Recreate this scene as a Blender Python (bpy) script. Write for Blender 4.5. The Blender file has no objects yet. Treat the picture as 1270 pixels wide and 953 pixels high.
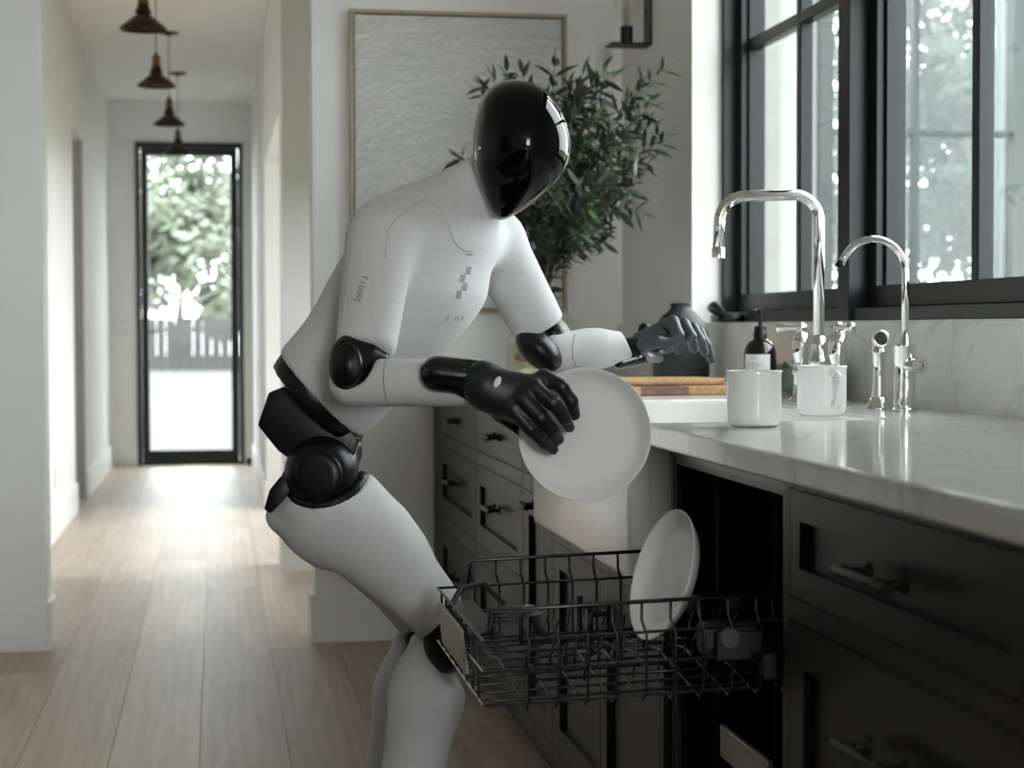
import bpy, bmesh, math, random
import numpy as np
from mathutils import Vector, Matrix
from mathutils.bvhtree import BVHTree

# ------------------------------------------------------------------ camera
FPX, W, H = 2200.0, 1270.0, 953.0
CAM = Vector((0, 0, 1.07))
YAW, PITCH, ROLL = math.radians(9.47), math.atan(69.5 / 2200), 0.0027
fw = Vector((math.sin(YAW) * math.cos(PITCH), math.cos(YAW) * math.cos(PITCH), -math.sin(PITCH)))
rt0 = Vector((math.cos(YAW), -math.sin(YAW), 0)); up0 = rt0.cross(fw)
rt = rt0 * math.cos(ROLL) - up0 * math.sin(ROLL)
up = up0 * math.cos(ROLL) + rt0 * math.sin(ROLL)
scene = bpy.context.scene
col = scene.collection
cd = bpy.data.cameras.new('camera'); cam = bpy.data.objects.new('camera', cd); col.objects.link(cam)
cam.matrix_world = Matrix(((rt.x, up.x, -fw.x, CAM.x), (rt.y, up.y, -fw.y, CAM.y), (rt.z, up.z, -fw.z, CAM.z), (0, 0, 0, 1)))
cd.sensor_width = 36; cd.lens = 36 * FPX / W
cd.clip_start = 0.05; cd.clip_end = 200
cd.dof.use_dof = True; cd.dof.focus_distance = 3.05; cd.dof.aperture_fstop = 5.6
scene.camera = cam
def at(px, py, d):
    """world point measured in the photograph at depth d (metres along the view axis)"""
    return CAM + fw * d + rt * ((px - W / 2) * d / FPX) + up * (-(py - H / 2) * d / FPX)

# ------------------------------------------------------------------ world + light
world = bpy.data.worlds.new('overcast_sky'); scene.world = world; world.use_nodes = True
nt = world.node_tree; bgn = nt.nodes['Background']
bgn.inputs[0].default_value = (0.92, 0.965, 1.0, 1); bgn.inputs[1].default_value = 11.0
def area(name, loc, rot, sx, sy, power, color):
    l = bpy.data.lights.new(name, 'AREA'); l.shape = 'RECTANGLE'; l.size = sx; l.size_y = sy
    l.energy = power; l.color = color
    o = bpy.data.objects.new(name, l); col.objects.link(o); o.location = loc; o.rotation_euler = rot
    return o
# fill light added behind the camera, in place of unseen daylight there
area('rear_fill_light', (0.85, -5.1, 1.95), (math.radians(90), 0, 0), 1.0, 1.5, 105, (0.98, 0.99, 1.0))
vs = scene.view_settings
vs.view_transform = 'Standard'; vs.look = 'None'; vs.gamma = 1; vs.exposure = 0.06; vs.use_curve_mapping = False
scene.cycles.use_denoising = True
scene.cycles.max_bounces = 10; scene.cycles.diffuse_bounces = 5
scene.cycles.transparent_max_bounces = 16
scene.cycles.caustics_reflective = False; scene.cycles.caustics_refractive = False
R = random.Random(7)

# ------------------------------------------------------------------ materials
M = {}
def mat(name, color, rough=0.5, metal=0.0, var=0.0, vscale=8.0, bump=0.0, bscale=60.0, spec=0.5, stretch=None, coat=0.0, sheen=0.0):
    m = bpy.data.materials.new(name); m.use_nodes = True
    n = m.node_tree.nodes; l = m.node_tree.links; p = n['Principled BSDF']
    p.inputs['Base Color'].default_value = (*color, 1); p.inputs['Roughness'].default_value = rough
    p.inputs['Metallic'].default_value = metal; p.inputs['Specular IOR Level'].default_value = spec
    p.inputs['Coat Weight'].default_value = coat; p.inputs['Coat Roughness'].default_value = 0.05
    p.inputs['Sheen Weight'].default_value = sheen
    tc = n.new('ShaderNodeTexCoord'); mp = n.new('ShaderNodeMapping'); l.new(tc.outputs['Object'], mp.inputs[0])
    if stretch: mp.inputs['Scale'].default_value = stretch
    if var > 0:
        t = n.new('ShaderNodeTexNoise'); t.inputs['Scale'].default_value = vscale; t.inputs['Detail'].default_value = 6
        l.new(mp.outputs[0], t.inputs[0])
        r = n.new('ShaderNodeValToRGB'); r.color_ramp.elements[0].position = 0.3; r.color_ramp.elements[1].position = 0.7
        r.color_ramp.elements[0].color = (*[max(0, c * (1 - var)) for c in color], 1)
        r.color_ramp.elements[1].color = (*[min(1, c * (1 + var)) for c in color], 1)
        l.new(t.outputs[0], r.inputs[0]); l.new(r.outputs[0], p.inputs['Base Color'])
    if bump > 0:
        t = n.new('ShaderNodeTexNoise'); t.inputs['Scale'].default_value = bscale; t.inputs['Detail'].default_value = 3
        l.new(mp.outputs[0], t.inputs[0])
        b = n.new('ShaderNodeBump'); b.inputs['Strength'].default_value = bump; b.inputs['Distance'].default_value = 0.01
        l.new(t.outputs[0], b.inputs['Height']); l.new(b.outputs[0], p.inputs['Normal'])
    M[name] = m; return m
mat('wall_paint', (0.80, 0.79, 0.768), 0.75, var=0.015, vscale=3, bump=0.05, bscale=120, spec=0.25)
mat('ceiling_paint', (0.80, 0.79, 0.76), 0.8, bump=0.03, bscale=90, spec=0.2)
mat('trim_paint', (0.82, 0.82, 0.80), 0.45, var=0.01)
mat('black_frame', (0.008, 0.0095, 0.011), 0.34, var=0.15, spec=0.32)
mat('black_metal', (0.010, 0.0095, 0.009), 0.42, spec=0.3)
mat('cabinet_black', (0.0085, 0.008, 0.008), 0.36, var=0.12, vscale=3, bump=0.02, bscale=30, spec=0.17)
mat('bronze', (0.045, 0.030, 0.018), 0.35, metal=0.9)
mat('brass_socket', (0.16, 0.085, 0.03), 0.4, metal=0.8)
mat('chrome', (0.78, 0.77, 0.76), 0.06, metal=1.0)
mat('ceramic', (0.87, 0.87, 0.865), 0.10, spec=0.55)
mat('fireclay', (0.84, 0.83, 0.81), 0.14)
mat('suit', (0.66, 0.655, 0.66), 0.85, var=0.03, vscale=140, bump=0.22, bscale=520, spec=0.15, sheen=0.15)
mat('shell_white', (0.66, 0.655, 0.65), 0.6, bump=0.05, bscale=500, spec=0.3)
mat('seam', (0.58, 0.58, 0.585), 0.85)
mat('line_grey', (0.30, 0.30, 0.31), 0.8)
mat('print_grey', (0.27, 0.28, 0.30), 0.7)
mat('print_dark', (0.06, 0.06, 0.065), 0.7)
mat('joint_black', (0.006, 0.006, 0.007), 0.36, bump=0.03, bscale=400, spec=0.3)
mat('joint_gloss', (0.006, 0.007, 0.009), 0.12)
mat('visor', (0.002, 0.002, 0.003), 0.012, spec=0.2)
mat('hood', (0.45, 0.45, 0.45), 0.5)
mat('glove', (0.011, 0.0125, 0.015), 0.42, bump=0.08, bscale=350)
mat('glove_grey', (0.05, 0.057, 0.065), 0.4, bump=0.08, bscale=350)
mat('sensor_white', (0.85, 0.85, 0.9), 0.2)
mat('sensor_steel', (0.22, 0.24, 0.26), 0.35, metal=0.6)
mat('led_blue', (0.02, 0.09, 0.35), 0.2)
mat('rack_wire', (0.012, 0.0145, 0.019), 0.25, spec=0.5)
mat('dish_tub', (0.008, 0.008, 0.008), 0.3, spec=0.4)
mat('dish_grey', (0.10, 0.097, 0.09), 0.45)
mat('dish_dark', (0.02, 0.02, 0.02), 0.4)
mat('handle_beige', (0.40, 0.37, 0.32), 0.4, metal=0.3)
mat('vase_black', (0.016, 0.017, 0.018), 0.55, bump=0.1, bscale=60)
mat('maple', (0.46, 0.27, 0.13), 0.45, var=0.3, vscale=6, stretch=(14, 1.2, 14))
mat('walnut', (0.17, 0.085, 0.055), 0.45, var=0.35, vscale=6, stretch=(14, 1.2, 14))
mat('label_paper', (0.62, 0.62, 0.61), 0.6)
mat('towel_sage', (0.30, 0.36, 0.29), 0.95, var=0.12, vscale=60, bump=0.8, bscale=220, spec=0.05)
mat('leaf_olive', (0.022, 0.038, 0.020), 0.42, var=0.4, vscale=14)
mat('leaf_fresh', (0.055, 0.115, 0.035), 0.42, var=0.3, vscale=14)
mat('bark', (0.13, 0.095, 0.06), 0.85, var=0.35, vscale=30, bump=0.4, bscale=60)
mat('vine_brown', (0.24, 0.14, 0.05), 0.7, var=0.3, vscale=30)
mat('oak_frame', (0.36, 0.29, 0.19), 0.5, var=0.15, vscale=8, stretch=(20, 20, 1))
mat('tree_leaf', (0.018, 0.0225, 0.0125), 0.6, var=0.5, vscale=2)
mat('tree_leaf_hazed', (0.125, 0.142, 0.098), 0.6, var=0.35, vscale=2)  # haze and glare beyond the hall door put into the leaf colour
mat('gravel', (0.056, 0.052, 0.047), 0.9, var=0.15, vscale=3)
mat('grass', (0.10, 0.12, 0.05), 0.9, var=0.4, vscale=2)
mat('fence_wood', (0.045, 0.042, 0.04), 0.85, var=0.25, vscale=3, stretch=(8, 8, 1))
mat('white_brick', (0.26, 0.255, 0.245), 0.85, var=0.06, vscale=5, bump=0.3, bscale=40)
mat('grey_frame', (0.028, 0.033, 0.035), 0.45)
mat('jamb_grey', (0.36, 0.34, 0.32), 0.5)
mat('plastic_white', (0.7, 0.69, 0.66), 0.35)

def thin_glass(name, tint, refl=1.0, rough=0.0):
    m = bpy.data.materials.new(name); m.use_nodes = True; n = m.node_tree.nodes; l = m.node_tree.links
    n.remove(n['Principled BSDF']); out = n['Material Output']
    t = n.new('ShaderNodeBsdfTransparent'); t.inputs[0].default_value = (*tint, 1)
    g = n.new('ShaderNodeBsdfGlossy'); g.inputs['Roughness'].default_value = rough
    lw = n.new('ShaderNodeLayerWeight'); lw.inputs['Blend'].default_value = 0.5
    pw = n.new('ShaderNodeMath'); pw.operation = 'POWER'; pw.inputs[1].default_value = 4.0; l.new(lw.outputs['Facing'], pw.inputs[0])
    mu = n.new('ShaderNodeMath'); mu.operation = 'MULTIPLY_ADD'; mu.inputs[1].default_value = 0.75 * refl; mu.inputs[2].default_value = 0.04 * refl; mu.use_clamp = True
    mx = n.new('ShaderNodeMixShader')
    l.new(pw.outputs[0], mu.inputs[0]); l.new(mu.outputs[0], mx.inputs[0]); l.new(t.outputs[0], mx.inputs[1]); l.new(g.outputs[0], mx.inputs[2])
    l.new(mx.outputs[0], out.inputs[0]); M[name] = m
thin_glass('window_glass', (0.93, 0.96, 0.95), 1.0)
thin_glass('porch_glass', (0.86, 0.91, 0.89), 1.0)
thin_glass('vase_glass', (0.90, 0.91, 0.88), 1.3)
thin_glass('vase_water', (0.93, 0.90, 0.80), 0.5)
thin_glass('bulb_glass', (0.97, 0.965, 0.94), 1.0)
thin_glass('shade_glass', (0.35, 0.30, 0.24), 1.0)
thin_glass('amber_glass', (0.16, 0.055, 0.03), 1.6)

def oak_floor():
    m = bpy.data.materials.new('oak_plank'); m.use_nodes = True; n = m.node_tree.nodes; l = m.node_tree.links; p = n['Principled BSDF']
    geo = n.new('ShaderNodeNewGeometry'); oi = n.new('ShaderNodeObjectInfo')
    sc = n.new('ShaderNodeVectorMath'); sc.operation = 'SCALE'; sc.inputs[0].default_value = (31, 17, 5)
    l.new(oi.outputs['Random'], sc.inputs['Scale'])
    ad = n.new('ShaderNodeVectorMath'); ad.operation = 'ADD'; l.new(geo.outputs['Position'], ad.inputs[0]); l.new(sc.outputs[0], ad.inputs[1])
    mp = n.new('ShaderNodeMapping'); mp.inputs['Scale'].default_value = (5, 0.55, 5); l.new(ad.outputs[0], mp.inputs[0])
    t = n.new('ShaderNodeTexNoise'); t.inputs['Scale'].default_value = 2.2; t.inputs['Detail'].default_value = 8; t.inputs['Distortion'].default_value = 1.2
    l.new(mp.outputs[0], t.inputs[0])
    wv = n.new('ShaderNodeTexWave'); wv.bands_direction = 'X'; wv.inputs['Scale'].default_value = 1.6; wv.inputs['Distortion'].default_value = 7; wv.inputs['Detail'].default_value = 3
    l.new(mp.outputs[0], wv.inputs[0])
    r = n.new('ShaderNodeValToRGB'); r.color_ramp.elements[0].position = 0.3; r.color_ramp.elements[1].position = 0.72
    r.color_ramp.elements[0].color = (0.37, 0.29, 0.212, 1); r.color_ramp.elements[1].color = (0.52, 0.43, 0.335, 1)
    mx = n.new('ShaderNodeMath'); mx.operation = 'MULTIPLY_ADD'; mx.inputs[1].default_value = 0.13; l.new(wv.outputs['Fac'], mx.inputs[0])
    m2 = n.new('ShaderNodeMath'); m2.operation = 'MULTIPLY'; m2.inputs[1].default_value = 0.9; l.new(t.outputs[0], m2.inputs[0]); l.new(m2.outputs[0], mx.inputs[2])
    l.new(mx.outputs[0], r.inputs[0])
    hs = n.new('ShaderNodeHueSaturation'); l.new(r.outputs[0], hs.inputs['Color'])
    mr = n.new('ShaderNodeMapRange'); mr.inputs['To Min'].default_value = 0.82; mr.inputs['To Max'].default_value = 1.14
    l.new(oi.outputs['Random'], mr.inputs[0]); l.new(mr.outputs[0], hs.inputs['Value']); l.new(hs.outputs[0], p.inputs['Base Color'])
    p.inputs['Roughness'].default_value = 0.44
    b = n.new('ShaderNodeBump'); b.inputs['Strength'].default_value = 0.08; b.inputs['Distance'].default_value = 0.005
    l.new(mx.outputs[0], b.inputs['Height']); l.new(b.outputs[0], p.inputs['Normal'])
    M['oak_plank'] = m
oak_floor()
def marble():
    m = bpy.data.materials.new('marble'); m.use_nodes = True; n = m.node_tree.nodes; l = m.node_tree.links; p = n['Principled BSDF']
    geo = n.new('ShaderNodeNewGeometry')
    t = n.new('ShaderNodeTexNoise'); t.inputs['Scale'].default_value = 2.0; t.inputs['Detail'].default_value = 9; t.inputs['Distortion'].default_value = 1.6
    l.new(geo.outputs['Position'], t.inputs[0])
    r = n.new('ShaderNodeValToRGB'); e = r.color_ramp.elements
    e[0].position = 0.0; e[0].color = (0.82, 0.81, 0.79, 1); e[1].position = 1.0; e[1].color = (0.70, 0.69, 0.66, 1)
    for pos, c in ((0.475, (0.83, 0.82, 0.80, 1)), (0.498, (0.69, 0.675, 0.65, 1)), (0.52, (0.83, 0.82, 0.80, 1)), (0.64, (0.79, 0.78, 0.75, 1))):
        k = e.new(pos); k.color = c
    l.new(t.outputs[0], r.inputs[0]); l.new(r.outputs[0], p.inputs['Base Color'])
    p.inputs['Roughness'].default_value = 0.12; p.inputs['Specular IOR Level'].default_value = 0.5
    M['marble'] = m
marble()
M['marble_honed'] = M['marble'].copy(); M['marble_honed'].name = 'marble_honed'; M['marble_honed'].node_tree.nodes['Principled BSDF'].inputs['Roughness'].default_value = 0.34
def plaster_canvas():
    m = bpy.data.materials.new('plaster_canvas'); m.use_nodes = True; n = m.node_tree.nodes; l = m.node_tree.links; p = n['Principled BSDF']
    p.inputs['Base Color'].default_value = (0.70, 0.69, 0.66, 1); p.inputs['Roughness'].default_value = 0.8
    geo = n.new('ShaderNodeNewGeometry')
    wv = n.new('ShaderNodeTexWave'); wv.wave_type = 'RINGS'; wv.rings_direction = 'Y'; wv.inputs['Scale'].default_value = 16; wv.inputs['Distortion'].default_value = 9
    wv.inputs['Detail'].default_value = 2.5; wv.inputs['Detail Scale'].default_value = 1.6
    mp = n.new('ShaderNodeMapping'); mp.inputs['Location'].default_value = (-0.9, 0, -0.9); l.new(geo.outputs['Position'], mp.inputs[0]); l.new(mp.outputs[0], wv.inputs[0])
    b = n.new('ShaderNodeBump'); b.inputs['Strength'].default_value = 1.0; b.inputs['Distance'].default_value = 0.006
    l.new(wv.outputs['Fac'], b.inputs['Height']); l.new(b.outputs[0], p.inputs['Normal'])
    M['plaster_canvas'] = m
plaster_canvas()

# ------------------------------------------------------------------ mesh helpers
ORG = {}
def link(o): col.objects.link(o); return o
def tag(o, label=None, cat=None, group=None, kind=None):
    if label: o['label'] = label
    if cat: o['category'] = cat
    if group: o['group'] = group
    if kind: o['kind'] = kind
    return o
def empty(name, loc, label=None, cat=None, group=None, kind=None):
    o = link(bpy.data.objects.new(name, None)); o.location = loc; o.empty_display_size = 0.1
    ORG[o] = Vector(loc); return tag(o, label, cat, group, kind)
def make(name, verts, faces, material, parent=None, smooth=False, origin=None):
    """one mesh object from world-space vertices; children keep the origin of their thing"""
    og = ORG[parent] if parent is not None else Vector(origin if origin is not None else (0, 0, 0))
    me = bpy.data.meshes.new(name)
    me.from_pydata([tuple(Vector(v) - og) for v in verts], [], [tuple(f) for f in faces]); me.update()
    if smooth: me.shade_smooth()
    ms = material if isinstance(material, (list, tuple)) else [material]
    for k in ms: me.materials.append(M[k])
    o = link(bpy.data.objects.new(name, me)); ORG[o] = og
    if parent is not None: o.parent = parent
    else: o.location = og
    return o
class MB:
    def __init__(s): s.v = []; s.f = []
    def add(s, vs, fs):
        k = len(s.v); s.v += [Vector(v) for v in vs]; s.f += [tuple(i + k for i in f) for f in fs]; return s
    def box(s, x0, x1, y0, y1, z0, z1):
        x0, x1 = min(x0, x1), max(x0, x1); y0, y1 = min(y0, y1), max(y0, y1); z0, z1 = min(z0, z1), max(z0, z1)
        return s.add([(x, y, z) for z in (z0, z1) for y in (y0, y1) for x in (x0, x1)],
                     [(0, 2, 3, 1), (4, 5, 7, 6), (0, 1, 5, 4), (2, 6, 7, 3), (0, 4, 6, 2), (1, 3, 7, 5)])
    def tube(s, pts, r, n=8, cap=True):
        pts = [Vector(p) for p in pts]; m = len(pts); rr = r if isinstance(r, (list, tuple)) else [r] * m
        ts = [(pts[min(i + 1, m - 1)] - pts[max(i - 1, 0)]).normalized() for i in range(m)]
        a = Vector((0, 0, 1)) if abs(ts[0].z) < 0.9 else Vector((1, 0, 0))
        nx = ts[0].cross(a).normalized(); vs = []
        for i in range(m):
            nx = (nx - ts[i] * nx.dot(ts[i])).normalized(); ny = ts[i].cross(nx)
            for k in range(n):
                t = 2 * math.pi * k / n; vs.append(pts[i] + (nx * math.cos(t) + ny * math.sin(t)) * rr[i])
        fs = [(i * n + k, i * n + (k + 1) % n, (i + 1) * n + (k + 1) % n, (i + 1) * n + k) for i in range(m - 1) for k in range(n)]
        if cap: fs += [tuple(range(n - 1, -1, -1)), tuple((m - 1) * n + k for k in range(n))]
        return s.add(vs, fs)
    def lathe(s, prof, c, axis=(0, 0, 1), n=32, xref=None):
        """prof: (radius, height) pairs along axis from c"""
        ax = Vector(axis).normalized(); a = Vector(xref) if xref else (Vector((1, 0, 0)) if abs(ax.x) < 0.9 else Vector((0, 1, 0)))
        u = (a - ax * a.dot(ax)).normalized(); w = ax.cross(u); c = Vector(c); vs = []
        for r, h in prof:
            for k in range(n):
                t = 2 * math.pi * k / n; vs.append(c + ax * h + (u * math.cos(t) + w * math.sin(t)) * max(r, 1e-5))
        m = len(prof)
        fs = [(i * n + k, i * n + (k + 1) % n, (i + 1) * n + (k + 1) % n, (i + 1) * n + k) for i in range(m - 1) for k in range(n)]
        return s.add(vs, fs)
    def prism(s, poly, d):
        d = Vector(d); n = len(poly); poly = [Vector(p) for p in poly]
        return s.add(poly + [p + d for p in poly], [tuple(range(n - 1, -1, -1)), tuple(range(n, 2 * n))] + [(i, (i + 1) % n, n + (i + 1) % n, n + i) for i in range(n)])
    def build(s, name, m, parent=None, smooth=False, origin=None, bevel=0.0, seg=2, auto=None):
        o = make(name, s.v, s.f, m, parent, smooth, origin)
        if bevel > 0:
            b = bmesh.new(); b.from_mesh(o.data)
            ed = [e for e in b.edges if len(e.link_faces) == 2 and e.calc_face_angle(0) > 0.6]
            bmesh.ops.bevel(b, geom=ed, offset=bevel, segments=seg, affect='EDGES', profile=0.6, clamp_overlap=True)
            b.to_mesh(o.data); b.free()
        if auto:
            o.data.shade_smooth()
            b = bmesh.new(); b.from_mesh(o.data); bmesh.ops.recalc_face_normals(b, faces=b.faces)
            for e in b.edges: e.smooth = not (len(e.link_faces) == 2 and e.calc_face_angle(0) > auto)
            b.to_mesh(o.data); b.free()
        return o
def bx(name, m, parent, x0, x1, y0, y1, z0, z1, bevel=0.0, origin=None):
    return MB().box(x0, x1, y0, y1, z0, z1).build(name, m, parent, bevel=bevel, origin=origin)
def bez(p0, p1, p2, n=10):
    p0, p1, p2 = Vector(p0), Vector(p1), Vector(p2)
    return [p0 * (1 - t) ** 2 + p1 * 2 * t * (1 - t) + p2 * t * t for t in [i / n for i in range(n + 1)]]

# ------------------------------------------------------------------ structure
WX, BY = 1.40, 6.05                     # right wall plane, wall with the painting
def struct(o): o['kind'] = 'structure'; return o
floor = struct(empty('floor', (0, 0, 0)))
bx('subfloor', 'bark', floor, -3.4, 1.6, -5.2, 14.4, -0.06, -0.016)
pm = bpy.data.meshes.new('plank')
pm.from_pydata([(x, y, z) for z in (0, 1) for y in (0, 1) for x in (0, 1)], [], [(0, 2, 3, 1), (4, 5, 7, 6), (0, 1, 5, 4), (2, 6, 7, 3), (0, 4, 6, 2), (1, 3, 7, 5)])
pm.materials.append(M['oak_plank'])
def plank_row(x0, x1, ya, yb):
    y = ya - R.uniform(0, 1.6)
    while y < yb:
        L = R.uniform(1.5, 2.3); a, b = max(y, ya), min(y + L, yb)
        if b - a > 0.05:
            o = link(bpy.data.objects.new('plank', pm)); o.parent = floor
            o.location = (x0 + 0.0008, a + 0.0008, -0.018 + R.uniform(-0.0004, 0.0004)); o.scale = (x1 - x0 - 0.0016, b - a - 0.0016, 0.018)
        y += L
X0 = 0.174
for k in range(-16, 4):
    a, b = X0 + 0.222 * (k - 1), X0 + 0.222 * k
    hall = b > -0.85 and a < 0.55
    plank_row(a, min(b, 0.84), -2.0, 14.2 if hall else BY) if a < 0.8 else None
# walls
wr = struct(empty('wall_right', (WX, 0, 0)))
WY0, WY1, WZ0, WZ1 = 2.90, 5.13, 1.085, 2.55     # window opening
for a in ((WX, WX + 0.2, WY1, BY, 0, 2.9), (WX, WX + 0.2, -5.2, WY0, 0, 2.9), (WX, WX + 0.2, WY0, WY1, WZ1, 2.9), (WX, WX + 0.2, WY0, WY1, 0, WZ0 - 0.03)):
    bx('wall_panel', 'wall_paint', wr, *a)
wb = struct(empty('wall_back', (0, BY, 0)))
bx('wall_panel', 'wall_paint', wb, 0.325, WX + 0.2, BY, BY + 0.16, 0, 2.9, bevel=0.004)
bx('wall_panel', 'wall_paint', wb, -3.4, -0.56, BY, BY + 0.16, 0, 2.9, bevel=0.004)
bx('wall_header', 'wall_paint', wb, -0.56, 0.325, BY, BY + 0.16, 2.55, 2.9)
wl = struct(bx('wall_left', 'wall_paint', None, -3.4, -3.2, -5.2, BY, 0, 2.9))
wf = struct(empty('wall_front', (0, -5.2, 0)))
for a in ((-3.4, .34, -5.3, -5.15, 0, 2.9), (1.36, 1.6, -5.3, -5.15, 0, 2.9), (.34, 1.36, -5.3, -5.15, 0, 1.19), (.34, 1.36, -5.3, -5.15, 2.71, 2.9)):  # unseen wall, its opening added and sized for the rear fill light
    bx('wall_panel', 'wall_paint', wf, *a)
struct(bx('ceiling', 'ceiling_paint', None, -3.4, 1.6, -5.2, BY + 0.16, 2.9, 3.0))
# hallway
HL, HR, HE = -0.82, 0.29, 14.2
hl = struct(empty('wall_hall_left', (HL, 8, 0)))
bx('wall_panel', 'wall_paint', hl, HL - 0.15, HL, BY + 0.16, 10.7, 0, 2.85)
bx('wall_panel', 'wall_paint', hl, HL - 0.15, HL, 11.52, HE, 0, 2.85)
bx('wall_header', 'wall_paint', hl, HL - 0.15, HL, 10.7, 11.52, 2.26, 2.85)
hr = struct(empty('wall_hall_right', (HR, 8, 0)))
bx('wall_panel', 'wall_paint', hr, HR, HR + 0.12, 7.85, 8.14, 0, 2.85)
bx('wall_panel', 'wall_paint', hr, HR, HR + 0.12, 10.6, HE, 0, 2.85)
bx('wall_header', 'wall_paint', hr, HR, HR + 0.12, 8.14, 10.6, 2.05, 2.85)
bx('wall_panel', 'wall_paint', hr, HR + 0.12, 1.6, 7.85, 7.97, 0, 2.85)
bx('wall_panel', 'wall_paint', hr, HR + 0.12, 1.6, 11.2, 11.32, 0, 2.85)
bx('wall_panel', 'wall_paint', hr, 1.5, 1.62, 7.97, 11.2, 0, 0.6)
bx('wall_header', 'wall_paint', hr, 1.5, 1.62, 7.97, 11.2, 2.3, 2.85)
he = struct(empty('wall_hall_end', (0, HE, 0)))
DX0, DX1, DZ = -0.61, 0.216, 2.53
bx('wall_panel', 'wall_paint', he, HL - 0.15, DX0, HE, HE + 0.15, 0, 2.85)
bx('wall_panel', 'wall_paint', he, DX1, HR + 0.2, HE, HE + 0.15, 0, 2.85)
bx('wall_header', 'wall_paint', he, DX0, DX1, HE, HE + 0.15, DZ, 2.85)
bx('wall_panel', 'wall_paint', hr, 1.5, 1.62, BY + .16, 7.85, 0, 1.1)
bx('wall_header', 'wall_paint', hr, 1.5, 1.62, BY + .16, 7.85, 1.65, 2.85)  # unseen opening under this header, added to let light brighten the recess
struct(bx('ceiling_hall', 'ceiling_paint', None, HL - 0.15, 1.62, BY + 0.16, HE + 0.15, 2.85, 2.95))
bx('side_floor', 'oak_plank', floor, 0.84, 1.6, 6.21, 11.3, -0.016, 0)
# baseboards
def baseboard(name, m, *boxes):
    e = struct(empty(name, (boxes[0][0], boxes[0][2], 0)))
    for b in boxes: bx('board', m, e, *b, bevel=0.003)
baseboard('baseboard_back', 'trim_paint', (0.3255, 0.82, BY - 0.016, BY, 0, 0.165), (0.309, 0.325, BY - 0.016, BY + 0.16, 0, 0.165))
baseboard('baseboard_left', 'trim_paint', (-3.2, -0.5605, BY - 0.016, BY, 0, 0.165), (-0.56, -0.544, BY - 0.016, BY + 0.176, 0, 0.165))
baseboard('baseboard_hall_left', 'trim_paint', (HL, HL + 0.016, BY + 0.18, 10.69, 0, 0.165), (HL, HL + 0.016, 11.53, HE, 0, 0.165))
baseboard('baseboard_hall_right', 'trim_paint', (HR - 0.016, HR, 7.834, 8.14, 0, 0.165), (HR - 0.016, HR, 10.6, HE, 0, 0.165), (HR, 1.5, 7.834, 7.85, 0, 0.165))
baseboard('baseboard_hall_end', 'trim_paint', (HL + 0.016, DX0, HE - 0.016, HE, 0, 0.165), (DX1, HR - 0.016, HE - 0.016, HE, 0, 0.165))
t1 = struct(empty('trim_1', (HL, 11.1, 0)))
bx('jamb', 'jamb_grey', t1, HL - 0.15, HL - 0.002, 11.50, 11.52, 0, 2.26); bx('jamb', 'jamb_grey', t1, HL - 0.15, HL - 0.002, 10.70, 10.72, 0, 2.26)
d2 = struct(empty('door_2', (HL - 0.1, 11.1, 0)))
bx('leaf', 'trim_paint', d2, HL - 0.145, HL - 0.105, 10.72, 11.50, 0, 2.26)
# glazed door at the end of the hall
d1 = struct(empty('door_1', (DX0, HE, 0)))
fy0, fy1 = HE - 0.02, HE + 0.06
m = MB()
for a in ((DX0, DX0 + 0.035, fy0, fy1, 0, DZ), (DX1 - 0.035, DX1, fy0, fy1, 0, DZ), (DX0, DX1, fy0, fy1, DZ - 0.035, DZ), (DX0, DX1, fy0, fy1, 0, 0.02)): m.box(*a)
m.build('door_frame', 'black_frame', d1)
ly0, ly1 = HE, HE + 0.05
for a in ((DX0 + 0.038, DX0 + 0.095, ly0, ly1, 0.02, DZ - 0.038), (DX1 - 0.095, DX1 - 0.038, ly0, ly1, 0.02, DZ - 0.038)): bx('stile', 'black_frame', d1, *a)
for a in ((DX0 + 0.095, DX1 - 0.095, ly0, ly1, 0.02, 0.115), (DX0 + 0.095, DX1 - 0.095, ly0, ly1, DZ - 0.1, DZ - 0.038)): bx('rail', 'black_frame', d1, *a)
bx('pane', 'window_glass', d1, DX0 + 0.09, DX1 - 0.09, HE + 0.02, HE + 0.026, 0.11, DZ - 0.095)
hm = MB(); hm.box(DX0 + 0.055, DX0 + 0.08, ly0 - 0.008, ly0, 0.96, 1.2); hm.tube([(DX0 + 0.067, ly0 - 0.01, 1.05), (DX0 + 0.067, ly0 - 0.05, 1.05), (DX0 + 0.16, ly0 - 0.055, 1.05)], 0.009)
hm.build('handle', 'black_metal', d1)
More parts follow.
